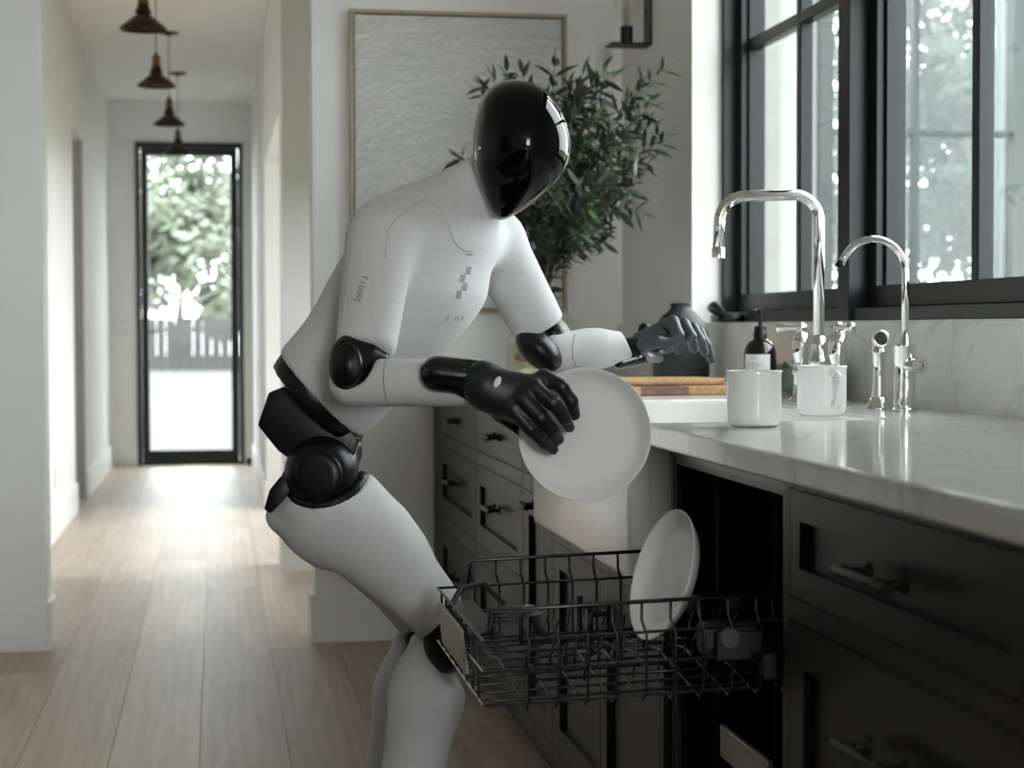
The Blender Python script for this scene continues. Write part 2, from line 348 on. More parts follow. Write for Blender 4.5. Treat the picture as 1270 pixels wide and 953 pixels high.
# kitchen window
w1 = struct(empty('window_1', (1.5, 4.0, WZ0)))
FX0, GX = 1.49, 1.575
fr = MB()
for a in ((FX0, FX0 + 0.13, WY1 - 0.022, WY1, WZ0, WZ1), (FX0, FX0 + 0.13, WY0, WY0 + 0.022, WZ0, WZ1), (FX0, FX0 + 0.13, WY0, WY1, WZ0, WZ0 + 0.03), (FX0, FX0 + 0.13, WY0, WY1, WZ1 - 0.03, WZ1),
          (FX0 - 0.01, FX0 + 0.13, 4.022, 4.098, WZ0, WZ1)): fr.box(*a)
fr.build('window_frame', 'black_frame', w1, bevel=0.002, seg=1)
for (ya, yb) in ((4.10, 5.105), (2.925, 4.02)):
    sx0, sx1, sw = 1.53, 1.60, 0.045
    s = MB()
    for a in ((sx0, sx1, ya, ya + sw, WZ0 + 0.032, WZ1 - 0.032), (sx0, sx1, yb - sw, yb, WZ0 + 0.032, WZ1 - 0.032), (sx0, sx1, ya + sw, yb - sw, WZ0 + 0.032, WZ0 + 0.082), (sx0, sx1, ya + sw, yb - sw, WZ1 - 0.08, WZ1 - 0.032)): s.box(*a)
    for a in ((sx0 + 0.02, sx1, ya + sw, ya + sw + 0.012, WZ0 + 0.08, WZ1 - 0.08), (sx0 + 0.02, sx1, yb - sw - 0.012, yb - sw, WZ0 + 0.08, WZ1 - 0.08)): s.box(*a)
    sash = s.build('sash', 'black_frame', w1, bevel=0.002, seg=1)
    ym = (ya + yb) / 2
    bx('muntin', 'black_frame', sash, GX - 0.025, GX + 0.012, ym - 0.016, ym + 0.016, WZ0 + 0.08, WZ1 - 0.08, bevel=0.004)
    bx('muntin', 'black_frame', sash, GX - 0.024, GX + 0.011, ya + sw, yb - sw, 1.885, 1.917, bevel=0.004)
    for (p, q) in ((ya + sw, ym - 0.016), (ym + 0.016, yb - sw)):
        for (z0, z1) in ((WZ0 + 0.08, 1.885), (1.917, WZ1 - 0.08)):
            bx('pane', 'window_glass', sash, GX, GX + 0.005, p - 0.004, q + 0.004, z0 - 0.004, z1 + 0.004)
cr = MB(); cy = 5.0
cr.box(1.435, 1.492, cy - 0.09, cy + 0.05, WZ0 + 0.001, WZ0 + 0.02)
cr.tube([(1.455, cy, WZ0 + 0.02), (1.43, cy + 0.02, WZ0 + 0.045), (1.42, cy - 0.04, WZ0 + 0.05), (1.43, cy - 0.10, WZ0 + 0.03)], [0.014, 0.016, 0.011, 0.007], 8)
cr.build('crank_handle', 'black_metal', w1, smooth=True)

# ------------------------------------------------------------------ outdoors
struct(bx('ground_yard', 'grass', None, 1.7, 30, -20, 40, -0.25, -0.15))
struct(bx('ground_gravel', 'gravel', None, -30, 1.7, 14.4, 80, -0.25, -0.12))
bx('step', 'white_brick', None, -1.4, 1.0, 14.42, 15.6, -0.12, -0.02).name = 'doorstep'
tag(bpy.data.objects['doorstep'], 'pale concrete doorstep outside the glazed hall door', 'doorstep')
# white wing with a glazed porch panel
wg = tag(struct(empty('wall_wing', (2.2, 8, 0))))
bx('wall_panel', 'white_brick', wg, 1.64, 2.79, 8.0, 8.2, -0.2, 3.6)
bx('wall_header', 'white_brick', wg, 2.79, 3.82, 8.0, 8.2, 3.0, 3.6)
bx('shading_eave', 'white_brick', wg, 1.64, 4.6, 6.9, 8.4, 3.6, 3.72)  # unseen overhang added to darken the wing wall below
pw = struct(empty('window_2', (3.3, 8, 0)))
PX0, PX1, PXM = 2.79, 3.76, 3.28
m = MB()
for a in ((PX0, PX0 + 0.07, 7.98, 8.12, -0.15, 3.0), (PX1, PX1 + 0.16, 7.98, 8.2, -0.15, 3.6), (PX0, PX1, 7.98, 8.12, -0.15, 0.05), (PX0, PX1, 7.98, 8.12, 2.93, 3.0)): m.box(*a)
m.build('window_frame', 'grey_frame', pw)
bx('muntin', 'grey_frame', pw, PXM - 0.014, PXM + 0.014, 8.0, 8.06, 0.05, 2.93)
for z in (1.04, 1.99): bx('muntin', 'grey_frame', pw, PX0 + 0.07, PX1, 8.005, 8.055, z - 0.013, z + 0.013)
for (p, q) in ((PX0 + 0.065, PXM - 0.012), (PXM + 0.012, PX1 + 0.005)):
    for (z0, z1) in ((0.05, 1.03), (1.05, 1.98), (2.0, 2.93)): bx('pane', 'porch_glass', pw, p, q, 8.025, 8.031, z0 - 0.005, z1 + 0.005)
def tree_meshes(seed, n, rad, leaf, lm):
    rr = random.Random(seed); vs = []; fs = []
    cl = [(Vector((rr.gauss(0, .48), rr.gauss(0, .48), rr.gauss(0, .42))), rr.uniform(.18, .4)) for _ in range(26)]
    for i in range(n):
        c, r = rr.choice(cl); d = Vector((rr.gauss(0, 1), rr.gauss(0, 1), rr.gauss(0, 1))).normalized()
        p = (c + d * r * rr.uniform(.55, 1)) * rad
        a = Vector((rr.gauss(0, 1), rr.gauss(0, 1), rr.gauss(0, .6))).normalized(); b = a.cross(d)
        b = b.normalized() if b.length > .01 else Vector((0, 0, 1)); s = leaf * rr.uniform(.6, 1.3); k = len(vs)
        vs += [p - a * s, p + b * s * .45, p + a * s, p - b * s * .45]; fs.append((k, k + 1, k + 2, k + 3))
    me = bpy.data.meshes.new('foliage'); me.from_pydata([tuple(v) for v in vs], [], fs); me.materials.append(M[lm]); return me
FM = {'dark': tree_meshes(3, 6500, 1.0, .05, 'tree_leaf'), 'pale': tree_meshes(5, 9000, 1.0, .06, 'tree_leaf_hazed')}
def tree(x, y, h, rad, kind, label, rz, group):
    t = empty('garden_tree', (x, y, -0.15), label, 'tree', group)
    b = MB(); base = Vector((x, y, -0.2)); top = Vector((x + .1, y, h))
    b.tube([base, base.lerp(top, .5) + Vector((.06, 0, 0)), top], [.13 * rad / 2 + .03, .08, .04], 8)
    for k in range(5):
        a = k * 1.26 + rz; s = base.lerp(top, .45 + .1 * k); b.tube([s, s + Vector((math.cos(a) * rad * .35, math.sin(a) * rad * .35, rad * .3)), s + Vector((math.cos(a) * rad * .7, math.sin(a) * rad * .7, rad * .5))], [.05, .035, .015], 6)
    b.build('trunk', 'bark', t, smooth=True)
    f = link(bpy.data.objects.new('foliage', FM[kind])); f.parent = t; f.location = (0.1, 0, h); f.scale = (rad, rad, rad * 1.05); f.rotation_euler = (0, 0, rz); f['kind'] = 'stuff'
G1, G2 = 'trees in the garden past the kitchen window', 'haze-paled trees past the hall door'
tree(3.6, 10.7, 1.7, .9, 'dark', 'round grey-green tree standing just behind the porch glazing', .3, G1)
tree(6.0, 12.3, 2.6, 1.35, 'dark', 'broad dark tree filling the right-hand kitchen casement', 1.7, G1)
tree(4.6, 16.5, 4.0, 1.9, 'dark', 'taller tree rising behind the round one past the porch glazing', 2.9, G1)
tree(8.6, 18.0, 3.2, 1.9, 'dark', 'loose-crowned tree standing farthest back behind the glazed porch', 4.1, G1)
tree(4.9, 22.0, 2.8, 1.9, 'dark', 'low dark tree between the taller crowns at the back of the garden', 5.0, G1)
tree(-4.1, 57.5, 2.7, 2.0, 'pale', 'haze-paled rounded tree directly behind the grey fence past the hall door', .8, G2)
tree(1.7, 58.5, 2.5, 2.0, 'pale', 'second haze-paled rounded tree behind the fence, beside the first', 2.2, G2)
tree(-1.4, 68.0, 4.9, 4.6, 'pale', 'tall haze-paled tree rising above the others past the hall door', 3.2, G2)
fe = empty('garden_fence', (-1, 52, -0.12), 'weathered grey board fence across the yard beyond the hall door', 'fence')
for k in range(30): bx('fence_board', 'fence_wood', fe, -4.8 + k * .26, -4.8 + k * .26 + .25, 52, 52.03, -0.12, 1.38 + R.uniform(-.02, .02))
for z in (0.2, 1.0): bx('fence_rail', 'fence_wood', fe, -4.8, 3.0, 52.03, 52.08, z, z + 0.1)

# ------------------------------------------------------------------ counter run
CX, CF, BSX = 0.70, 0.735, 1.38          # worktop edge, cabinet face, backsplash face
SY0, SY1 = 2.90, 3.816                    # sink
SBX = 1.16                                # back of the sink
wt = empty('worktop', (1.0, 4.0, 0.875), 'polished white marble worktop running under the window around the sink', 'worktop')
m = MB()
poly = [(CX, 1.15), (CX, SY0), (SBX, SY0), (SBX, SY1), (CX, SY1), (CX, BY - 0.002), (BSX, BY - 0.002), (BSX, 1.15)]
m.prism([(x, y, 0.875) for x, y in poly], (0, 0, 0.035))
o = m.build('slab', 'marble', wt, bevel=0.006, seg=3)
bs = empty('backsplash', (BSX, 4.0, 0.91), 'low white marble backsplash and sill under the black window', 'backsplash')
bx('splash_slab', 'marble_honed', bs, BSX, WX - 0.001, 1.15, BY - 0.002, 0.8745, WZ0 - 0.005)
bx('sill_slab', 'marble', bs, BSX + 0.001, FX0 + 0.02, WY0 + 0.001, WY1 - 0.001, WZ0 - 0.022, WZ0 - 0.001)
def pull(parent, y, z, half, x=CF, r=0.0055):
    m = MB(); xo = x - 0.032
    m.tube([(xo, y - half, z), (xo, y - half * .9, z), (xo, y + half * .9, z), (xo, y + half, z)], [r * .8, r * 1.25, r * 1.25, r * .8], 10)
    for s in (-.62, .62):
        m.lathe([(0.0001, 0), (.011, 0), (.011, .004), (r, .007), (r, .027), (.009, .03), (.009, .036), (.0001, .038)], (x, y + s * half, z), (-1, 0, 0), 10)
    return m.build('handle', 'black_metal', parent, smooth=True)
def front(parent, name, y0, y1, z0, z1, x=CF, fr=0.055, rec=0.012):
    """inset shaker front: frame of stiles and rails round a recessed panel"""
    g = 0.002; y0 += g; y1 -= g; z0 += g; z1 -= g
    m = MB(); fr = min(fr, (z1 - z0) * .28, (y1 - y0) * .3)
    for a in ((x, x + .02, y0, y0 + fr, z0, z1), (x, x + .02, y1 - fr, y1, z0, z1), (x, x + .02, y0 + fr, y1 - fr, z0, z0 + fr), (x, x + .02, y0 + fr, y1 - fr, z1 - fr, z1)): m.box(*a)
    m.box(x + rec, x + .018, y0 + fr, y1 - fr, z0 + fr, z1 - fr)
    return m.build(name, 'cabinet_black', parent)
def slabfront(parent, name, y0, y1, z0, z1, x=CF):
    return bx(name, 'cabinet_black', parent, x, x + .02, y0 + .002, y1 - .002, z0 + .002, z1 - .002, bevel=.0015)
def carcass(parent, y0, y1, spans, zb=0.10, zt=0.873):
    m = MB(); xb = BSX - 0.02
    m.box(CF + .022, xb, y0, y0 + .018, zb, zt); m.box(CF + .022, xb, y1 - .018, y1, zb, zt); m.box(CF + .03, xb, y0, y1, zb, zb + .018); m.box(xb - .012, xb, y0, y1, zb, zt)
    m.build('body', 'cabinet_black', parent)
    f = MB(); st = 0.022
    f.box(CF, CF + .021, y0, y0 + st, zb, zt); f.box(CF, CF + .021, y1 - st, y1, zb, zt)
    zs = [zb] + [z for s in spans for z in s] + [zt]
    for i in range(0, len(zs), 2):
        f.box(CF, CF + .021, y0 + st, y1 - st, zs[i], zs[i + 1])
    f.build('face_frame', 'cabinet_black', parent)
    bx('toe_kick', 'cabinet_black', parent, CF + .06, CF + .075, y0, y1, 0, zb)
    return y0 + st, y1 - st
def drawer_unit(y0, y1, label, hw, spans=((.135, .41), (.455, .682), (.72, .842))):
    c = empty('drawer_cabinet', (CF, (y0 + y1) / 2, 0), label, 'cabinet')
    a, b = carcass(c, y0, y1, spans)
    for i, (z0, z1) in enumerate(spans):
        d = slabfront(c, 'drawer', a, b, z0, z1) if z1 - z0 < .14 and y0 > 3 else front(c, 'drawer', a, b, z0, z1)
        pull(d, (a + b) / 2, (z0 + z1) / 2 + (.02 if z1 - z0 > .2 else 0), hw)
    return c
drawer_unit(5.045, 5.88, 'black drawer cabinet at the end of the run against the painting wall', .07)
drawer_unit(4.255, 5.04, 'black wide drawer cabinet between the end unit and the narrow cupboard', .07)
c = empty('narrow_cabinet', (CF, 4.06, 0), 'narrow black cupboard with one drawer and door beside the farmhouse sink', 'cabinet')
a, b = carcass(c, 3.87, 4.25, ((.135, .682), (.72, .842)))
pull(slabfront(c, 'drawer', a, b, .72, .842), (a + b) / 2, .78, .05)
pull(front(c, 'door', a, b, .135, .682), (a + b) / 2, .655, .05)
c = empty('sink_cabinet', (CF, 3.38, 0), 'black two-door cupboard under the white apron sink', 'cabinet')
a, b = carcass(c, 2.872, 3.866, ((.135, .60),), zt=.632)
ym = (a + b) / 2
for (p, q, h) in ((a, ym, ym - .05), (ym, b, ym + .05)):
    d = front(c, 'door', p, q, .135, .60); m = MB(); m.tube([(CF - .03, h, .44), (CF - .03, h, .54)], .006); m.box(CF - .03, CF, h - .005, h + .005, .455, .465); m.box(CF - .03, CF, h - .005, h + .005, .515, .525); m.build('handle', 'black_metal', d)
drawer_unit(1.505, 2.235, 'wide black shaker drawer cabinet directly beside the open dishwasher', .085, ((.135, .41), (.45, .69), (.72, .862)))
drawer_unit(1.16, 1.50, 'narrow black drawer cabinet at the free end of the worktop', .06, ((.135, .41), (.45, .69), (.72, .862)))
ep = tag(bx('end_panel', 'cabinet_black', None, CF + .0, BSX - .02, 5.884, BY - .003, 0.0, .873, origin=(1.05, 5.95, 0)), 'black filler panel closing the cabinet run at the painting wall', 'panel')

# farmhouse sink
sk = empty('farmhouse_sink', (0.9, 3.36, 0.64), 'white fireclay apron-front farmhouse sink set in marble worktop', 'sink')
m = MB(); ax0 = 0.682; t = .022; zt = .905; zb = .642
oy0, oy1, ox1 = SY0 + .003, SY1 - .003, SBX - .003
m.box(ax0, ax0 + .045, oy0, oy1, zb, zt)
m.build('apron', 'fireclay', sk, bevel=.012, seg=4, auto=.9)
m = MB()
m.box(ax0 + .04, ox1, oy0, oy0 + t, zb, zt - .001); m.box(ax0 + .04, ox1, oy1 - t, oy1, zb, zt - .001); m.box(ox1 - t, ox1, oy0 + t, oy1 - t, zb, zt - .001); m.box(ax0 + .04, ox1, oy0, oy1, zb, zb + .02)
bas = m.build('basin', 'fireclay', sk)
MB().lathe([(.0001, 0), (.04, 0), (.045, .003), (.03, .005), (.0001, .003)], (.93, 3.36, zb + .02), n=20).build('drain', 'chrome', bas, smooth=True)

tc = empty('bounce_blocker', (-2.9, 1, 0), 'unseen tall black cabinets added to cut light bounced off the wall opposite the window', 'cabinet')  # unseen cabinets added to keep bounced light off the near fronts
for k in range(3):
    ya = -2.4 + k * 1.25
    bx('door', 'cabinet_black', tc, -2.66, -2.64, ya + .01, ya + 1.24, .1, 2.38, bevel=.003)
bx('carcass', 'cabinet_black', tc, -3.19, -2.662, -2.4, 1.35, .0, 2.4)
# unseen island added behind the viewpoint to keep light off the low parts
isl = empty('shading_island', (-1.3, .5, 0), 'unseen black L-shaped island with white marble top, added to shade the lower parts', 'island')
for (x0, x1, y0, y1) in ((-1.85, -.68, -.9, 3.5), (-.68, .45, -.9, .38)):
    bx('shading_body', 'cabinet_black', isl, x0, x1, y0, y1, .1, .875); bx('toe_kick', 'cabinet_black', isl, x0 + .05, x1 - .06, y0 + .05, y1 - .05, 0, .1)
MB().prism([(x, y, .875) for x, y in ((-1.9, -.95), (.5, -.95), (.5, .42), (-.63, .42), (-.63, 3.55), (-1.9, 3.55))], (0, 0, .04)).build('shading_top', 'marble', isl, bevel=.005)

# ------------------------------------------------------------------ dishwasher
DY0, DY1 = 2.245, 2.862
dw = empty('dishwasher', (CF, 2.55, 0.1), 'open black dishwasher with its wire rack pulled out under the worktop', 'dishwasher')
m = MB(); xb = 1.32
m.box(CF + .01, xb, DY0, DY0 + .02, .1, .87); m.box(CF + .01, xb, DY1 - .02, DY1, .1, .87); m.box(CF + .01, xb, DY0, DY1, .1, .12); m.box(CF + .01, xb, DY0, DY1, .855, .872); m.box(xb - .01, xb, DY0, DY1, .1, .87)
tub = m.build('tub', 'dish_tub', dw)
m = MB()
for k in range(5): m.box(CF + .08 + k * .1, CF + .086 + k * .1, DY1 - .026, DY1 - .02, .16, .85)
m.build('tub_rib', 'dish_grey', tub)
m = MB(); m.box(CF + .012, CF + .02, DY1 - .03, DY1 - .02, .12, .86); m.box(CF + .012, CF + .02, DY0 + .02, DY0 + .03, .12, .86); m.box(CF + .012, CF + .02, DY0 + .02, DY1 - .02, .845, .856)
m.build('door_gasket', 'dish_dark', dw)
bx('door', 'dish_tub', dw, 0.02, CF - .005, DY0 + .005, DY1 - .005, .10, .155, bevel=.006)
bx('toe_panel', 'cabinet_black', dw, CF + .05, CF + .065, DY0, DY1, 0, .1)
for y in (DY0 + .028, DY1 - .036):
    bx('slide_rail', 'dish_dark', dw, .72, 1.22, y, y + .008, .60, .632)
for y in (DY0 + .04, DY1 - .05):
    for x in (.77, .84): MB().lathe([(.0001, 0), (.008, 0), (.008, .003), (.017, .003), (.017, .012), (.0001, .012)], (x, y, .616), (0, -1, 0), 16).build('roller', 'dish_grey', dw, smooth=True)
bx('spray_manifold', 'dish_dark', dw, .66, .80, 2.36, 2.40, .615, .66, bevel=.01)
RX0, RX1, RY0, RY1, RZ0, RZ1 = .352, .90, 2.345, 2.848, .578, .706
sag = lambda x: -(.88 - x) * .03
ur = empty('upper_rack', (RX0, 2.6, RZ0)); ur.parent = dw; ur.location = Vector((RX0, 2.6, RZ0)) - ORG[dw]
def P3(x, y, z): return (x, y, z + sag(x))
m = MB()
for y in (RY0, RY1):
    m.tube([P3(RX0 + .05, y, RZ1 - .045), P3(RX0 + .05, y, RZ1 - .008), P3(RX0 + .058, y, RZ1), P3(RX1, y, RZ1)], .0032, 6)
m.tube([P3(RX1, RY0, RZ1), P3(RX1, RY1, RZ1)], .003, 6)
m.build('rim_wire', 'rack_wire', ur, smooth=True)
for z in (RZ1 - .042, RZ0 + .045, RZ0):
    m = MB(); m.tube([P3(RX0, RY0, z), P3(RX1, RY0, z), P3(RX1, RY1, z), P3(RX0, RY1, z), P3(RX0, RY0, z)], .0024, 6); m.build('hoop_wire', 'rack_wire', ur)
nx = 13
for k in range(nx):
    x = RX0 + .055 + k * (RX1 - RX0 - .06) / (nx - 1)
    m = MB(); kk = .006
    m.tube([P3(x, RY0, RZ1), P3(x, RY0 + .002, RZ1 - .025), P3(x + kk, RY0 - .004, RZ1 - .045), P3(x + kk, RY0, RZ0), P3(x + kk, RY0 + .02, RZ0 - .012), P3(x + kk, (RY0 + RY1) / 2, RZ0 + .012),
            P3(x + kk, RY1 - .02, RZ0 - .012), P3(x + kk, RY1, RZ0), P3(x + kk, RY1 + .004, RZ1 - .045), P3(x, RY1 - .002, RZ1 - .025), P3(x, RY1, RZ1)], .0022, 6)
    m.build('cross_wire', 'rack_wire', ur, smooth=True)
for k in range(8):
    y = RY0 + .05 + k * (RY1 - RY0 - .1) / 7
    m = MB(); m.tube([P3(RX0, y, RZ1 - .042), P3(RX0, y, RZ0 - .002), P3(RX0 + .02, y, RZ0 - .006), P3(RX1, y, RZ0 - .002), P3(RX1, y, RZ1)], .0022, 6); m.build('long_wire', 'rack_wire', ur, smooth=True)
for (y, z1, xa, xb2) in ((RY0 + .12, .055, RX0 + .09, RX1 - .04), (RY0 + .20, .05, RX0 + .09, RX1 - .04), (RY1 - .17, .055, RX0 + .12, RX1 - .04), (RY1 - .09, .05, RX0 + .12, RX1 - .04)):
    m = MB(); x = xa; k = 0
    while x < xb2:
        m.tube([P3(x, y, RZ0), P3(x + .004, y, RZ0 + z1 * .6), P3(x + (.012 if k % 2 else .008), y + .002, RZ0 + z1)], .0021, 6); x += .036; k += 1
    m.tube([P3(xa, y, RZ0 + .006), P3(xb2, y, RZ0 + .006)], .002, 6)
    m.build('tine_row', 'rack_wire', ur, smooth=True)
MB().lathe([(.0001, 0), (.006, 0), (.006, .003), (.0085, .003), (.0085, .001), (.0135, .001), (.0135, .008), (.0001, .008)], (.69, 2.338, .645), (0, -1, 0), 20).build('roller', 'dish_grey', ur, smooth=True, auto=.7)
bx('roller_bracket', 'dish_dark', ur, .675, .74, 2.339, 2.347, .612, .652, bevel=.003)
hb = MB(); hb.prism([P3(RX0 - .012, 2.50, RZ0 + .078), P3(RX0 - .012, 2.76, RZ0 + .078), P3(RX0 - .004, 2.76, RZ0 + .012), P3(RX0 - .004, 2.50, RZ0 + .012)], (.006, 0, 0))
hdl = hb.build('rack_handle', 'handle_beige', ur, bevel=.002)
hb = MB(); hb.box(RX0, RX0 + .045, 2.50, 2.76, RZ0 + .055, RZ0 + .062); hb.tube([(RX0, 2.70, RZ0 + .06), (RX0 + .02, 2.71, RZ0 + .09), (RX0 + .055, 2.72, RZ0 + .095), (RX0 + .09, 2.73, RZ0 + .06)], .005, 8)
hb.build('rack_clip', 'dish_dark', ur)
for k in range(3):
    y = 2.44 + k * .035; b2 = MB(); b2.tube([P3(RX0 + .03, y, RZ0 + .065), P3(RX0 + .035, y + .012, RZ0 + .095), P3(RX0 + .10, y + .02, RZ0 + .1), P3(RX0 + .105, y + .008, RZ0 + .06)], .003, 6); b2.build('cup_clip', 'rack_wire', ur, smooth=True)
lr = empty('lower_rack', (.8, 2.55, .2)); lr.parent = dw; lr.location = Vector((.8, 2.55, .2)) - ORG[dw]
m = MB()
for z in (.27, .36, .43): m.tube([(.80, 2.31, z), (1.27, 2.31, z), (1.27, 2.81, z), (.80, 2.81, z), (.80, 2.31, z)], .0026, 6)
m.build('hoop_wire', 'rack_wire', lr)
for k in range(9):
    y = 2.33 + k * .058; m = MB(); m.tube([(.80, y, .43), (.80, y, .255), (1.27, y, .255), (1.27, y, .43)], .0022, 6); m.build('cross_wire', 'rack_wire', lr)
for k in range(6):
    x = .81 + k * .08; m = MB()
    for j in range(8): m.tube([(x, 2.36 + j * .058, .255), (x + .01, 2.36 + j * .058, .37)], .002, 6)
    m.build('tine_row', 'rack_wire', lr)
bx('rack_handle', 'handle_beige', lr, .788, .797, 2.47, 2.72, .385, .437, bevel=.003)

# ------------------------------------------------------------------ plates
def plate(name, c, nrm, Rp, label):
    e = empty(name, c, label, 'plate', 'white plates')
    pr = [(.0001, .006), (Rp * .3, .006), (Rp * .66, .0061), (Rp * .74, .0070), (Rp * .82, .0105), (Rp * .89, .0165), (Rp * .95, .0230), (Rp * .985, .0265), (Rp * .998, .0268), (Rp, .0255), (Rp * .985, .0230), (Rp * .93, .0165), (Rp * .84, .0075), (Rp * .70, .0028)]
    MB().lathe(pr, c, nrm, 72).build('dish', 'ceramic', e, smooth=True)
    MB().lathe([(Rp * .70, .004), (Rp * .66, .0028), (Rp * .645, -.001), (Rp * .615, -.001), (Rp * .60, .0022), (.0001, .0022)], c, nrm, 72).build('foot_ring', 'ceramic', e, smooth=True)
    return e
pc = at(727, 540, 2.715)
pn = (-fw * 1.0 + up * .10 - rt * .13).normalized()
plate('plate', pc, pn, .1015, 'round white plate held upright in the black robot hand')
pn2 = (-rt * .91 + up * .29 - fw * .30).normalized()
plate('plate', at(832, 716, 2.6) - pn2 * .01, pn2, .0985, 'white plate standing on edge in the pulled-out dishwasher rack')

# ------------------------------------------------------------------ things on the worktop
def mug(px, py, d, label, hdir):
    c = at(px, py, d); c.z = .911
    e = empty('mug', c, label, 'mug', 'white mugs'); r = .044; h = .09
    pr = [(.0001, .003), (.034, .003), (.036, 0), (.040, .004), (.043, .012), (r, .022), (r, h - .006), (r + .0015, h - .001), (r + .0005, h), (r - .003, h - .001), (r - .004, h - .008), (r - .005, .02), (.036, .008), (.0001, .007)]
    MB().lathe(pr, c, n=48).build('cup', 'ceramic', e, smooth=True)
    hd = Vector(hdir).normalized(); z = Vector((0, 0, 1))
    pts = [c + hd * (r - .003) + z * .074, c + hd * (r + .010) + z * .077, c + hd * (r + .020) + z * .071, c + hd * (r + .0235) + z * .052, c + hd * (r + .022) + z * .034, c + hd * (r + .013) + z * .022, c + hd * (r - .003) + z * .021]
    q = []
    for i in range(len(pts) - 1): q += [pts[i].lerp(pts[i + 1], t) for t in (0, .5)]
    q.append(pts[-1]); MB().tube(q, .0065, 10).build('handle', 'ceramic', e, smooth=True)
camdir = (-fw).normalized()
mug(935, 533, 2.86, 'white mug standing next to the worktop edge, handle turned away', (-camdir + rt * .2) * Vector((1, 1, 0)))
mug(1019, 519, 3.19, 'white mug with its handle facing out, in front of the chrome faucet', (camdir + rt * .32) * Vector((1, 1, 0)))
# bridge faucet
FXX, FY = 1.245, 3.56
fa = empty('bridge_faucet', (FXX, FY, .91), 'chrome gooseneck bridge faucet with two lever handles behind the sink', 'faucet')
z0 = .911
def body(x, y):
    return MB().lathe([(.026, 0), (.026, .006), (.017, .012), (.015, .03), (.015, .055), (.018, .058), (.018, .066), (.0145, .07), (.0145, .085), (.019, .10), (.0195, .125), (.015, .145), (.009, .15), (.0001, .151)], (x, y, z0), n=24)
for s in (-1, 1):
    y = FY + s * .115; b = body(FXX, y).build('valve', 'chrome', fa, smooth=True)
    hd = Vector((-.25, s * -1.0, 0)).normalized() if s > 0 else Vector((.15, -1, 0)).normalized()
    hd = Vector((-.95, .3, 0)).normalized() if s > 0 else Vector((.25, -.95, 0)).normalized()
    p = Vector((FXX, y, z0 + .158)); L = .05
    h = MB().tube([p - hd * .012, p, p + hd * L * .6, p + hd * L, p + hd * (L + .004)], [.007, .008, .0075, .0105, .006], 12); h.lathe([(.008, 0), (.010, .008), (.009, .02), (.0001, .022)], (FXX, y, z0 + .148), n=14)
    h.build('lever', 'chrome', b, smooth=True)
MB().tube([(FXX, FY - .115, z0 + .062), (FXX, FY + .115, z0 + .062)], .0115, 16).build('bridge', 'chrome', fa, smooth=True)
MB().lathe([(.02, .03), (.02, .05), (.017, .055), (.017, .075), (.021, .08), (.021, .09), (.017, .095), (.017, .12), (.0135, .14), (.0001, .141)], (FXX, FY, z0), n=24).build('hub', 'chrome', fa, smooth=True)
zt = z0 + .435; rr = .055; reach = .215; pts = [Vector((FXX, FY, z0 + .03)), Vector((FXX, FY, zt - rr))]
for k in range(1, 9): a = k * math.pi / 16; pts.append(Vector((FXX - rr + rr * math.cos(a), FY, zt - rr + rr * math.sin(a))))
xe = FXX - reach
for k in range(0, 9): a = math.pi / 2 + k * math.pi / 16; pts.append(Vector((xe + rr + rr * math.cos(a), FY, zt - rr + rr * math.sin(a) - .004)))
pts.append(Vector((xe - .002, FY, zt - .118)))
MB().tube(pts, .0118, 18).build('spout', 'chrome', fa, smooth=True)
MB().lathe([(.0135, 0), (.0135, .02), (.012, .022)], (xe - .002, FY, zt - .132), n=18).build('aerator', 'chrome', fa, smooth=True)
# side sprayer
c = at(1090, 511, 3.46); c.z = .911
sp = empty('side_sprayer', c, 'short chrome side sprayer standing between the two faucets', 'sprayer')
MB().lathe([(.027, 0), (.027, .004), (.020, .012), (.0165, .022), (.0001, .023)], c, n=24).build('base', 'chrome', sp, smooth=True)
MB().lathe([(.0155, .02), (.012, .045), (.011, .075), (.0125, .105), (.0145, .108), (.0145, .112), (.012, .114), (.0125, .13)], c, n=20).build('grip', 'chrome', sp, smooth=True)
hdv = (camdir * Vector((1, 1, 0)) + Vector((0, 0, .15))).normalized(); hc = c + Vector((0, 0, .134))
hd_ = MB().lathe([(.0001, -.018), (.010, -.016), (.0155, -.006), (.0165, .008), (.0165, .02), (.0135, .021), (.0125, .012)], hc, hdv, 24).build('spray_head', 'chrome', sp, smooth=True)
MB().lathe([(.0135, .0125), (.0001, .0125)], hc, hdv, 20).build('nozzle', 'joint_black', hd_)
# filtered-water tap
c = at(1122, 514, 3.36); c.z = .911
ft = empty('water_tap', c, 'slim chrome filtered-water tap with tall curved spout, beside the sprayer', 'faucet')
MB().lathe([(.024, 0), (.024, .004), (.0215, .006), (.0215, .012), (.0205, .014), (.0205, .118), (.0215, .12), (.0215, .126), (.0001, .127)], c, n=28).build('body', 'chrome', ft, smooth=True, auto=.7)
kc = c + Vector((0, 0, .085)); kd = (camdir * Vector((1, 1, 0)) + rt * .25).normalized()
kn = MB().tube([kc, kc + kd * .03], .011, 16); kn.build('stem', 'chrome', ft, smooth=True)
MB().lathe([(.0001, .022), (.012, .022), (.0165, .026), (.0165, .036), (.0085, .0365), (.0065, .031), (.0001, .031)], kc + rt * .012 + Vector((0, 0, .002)), kd, 24).build('knob', 'chrome', ft, smooth=True, auto=.7)
dirn = (-rt * Vector((1, 1, 0)) + camdir * Vector((1, 1, 0)) * .15).normalized(); ra = .063; zc_ = 1.075 + .098
pts = [c + Vector((0, 0, .12)), Vector((c.x, c.y, zc_ - .02))]
for k in range(0, 14):
    a = k * math.radians(152) / 13; pts.append(Vector((c.x, c.y, zc_)) + dirn * (ra - ra * math.cos(a)) + Vector((0, 0, ra * math.sin(a))))
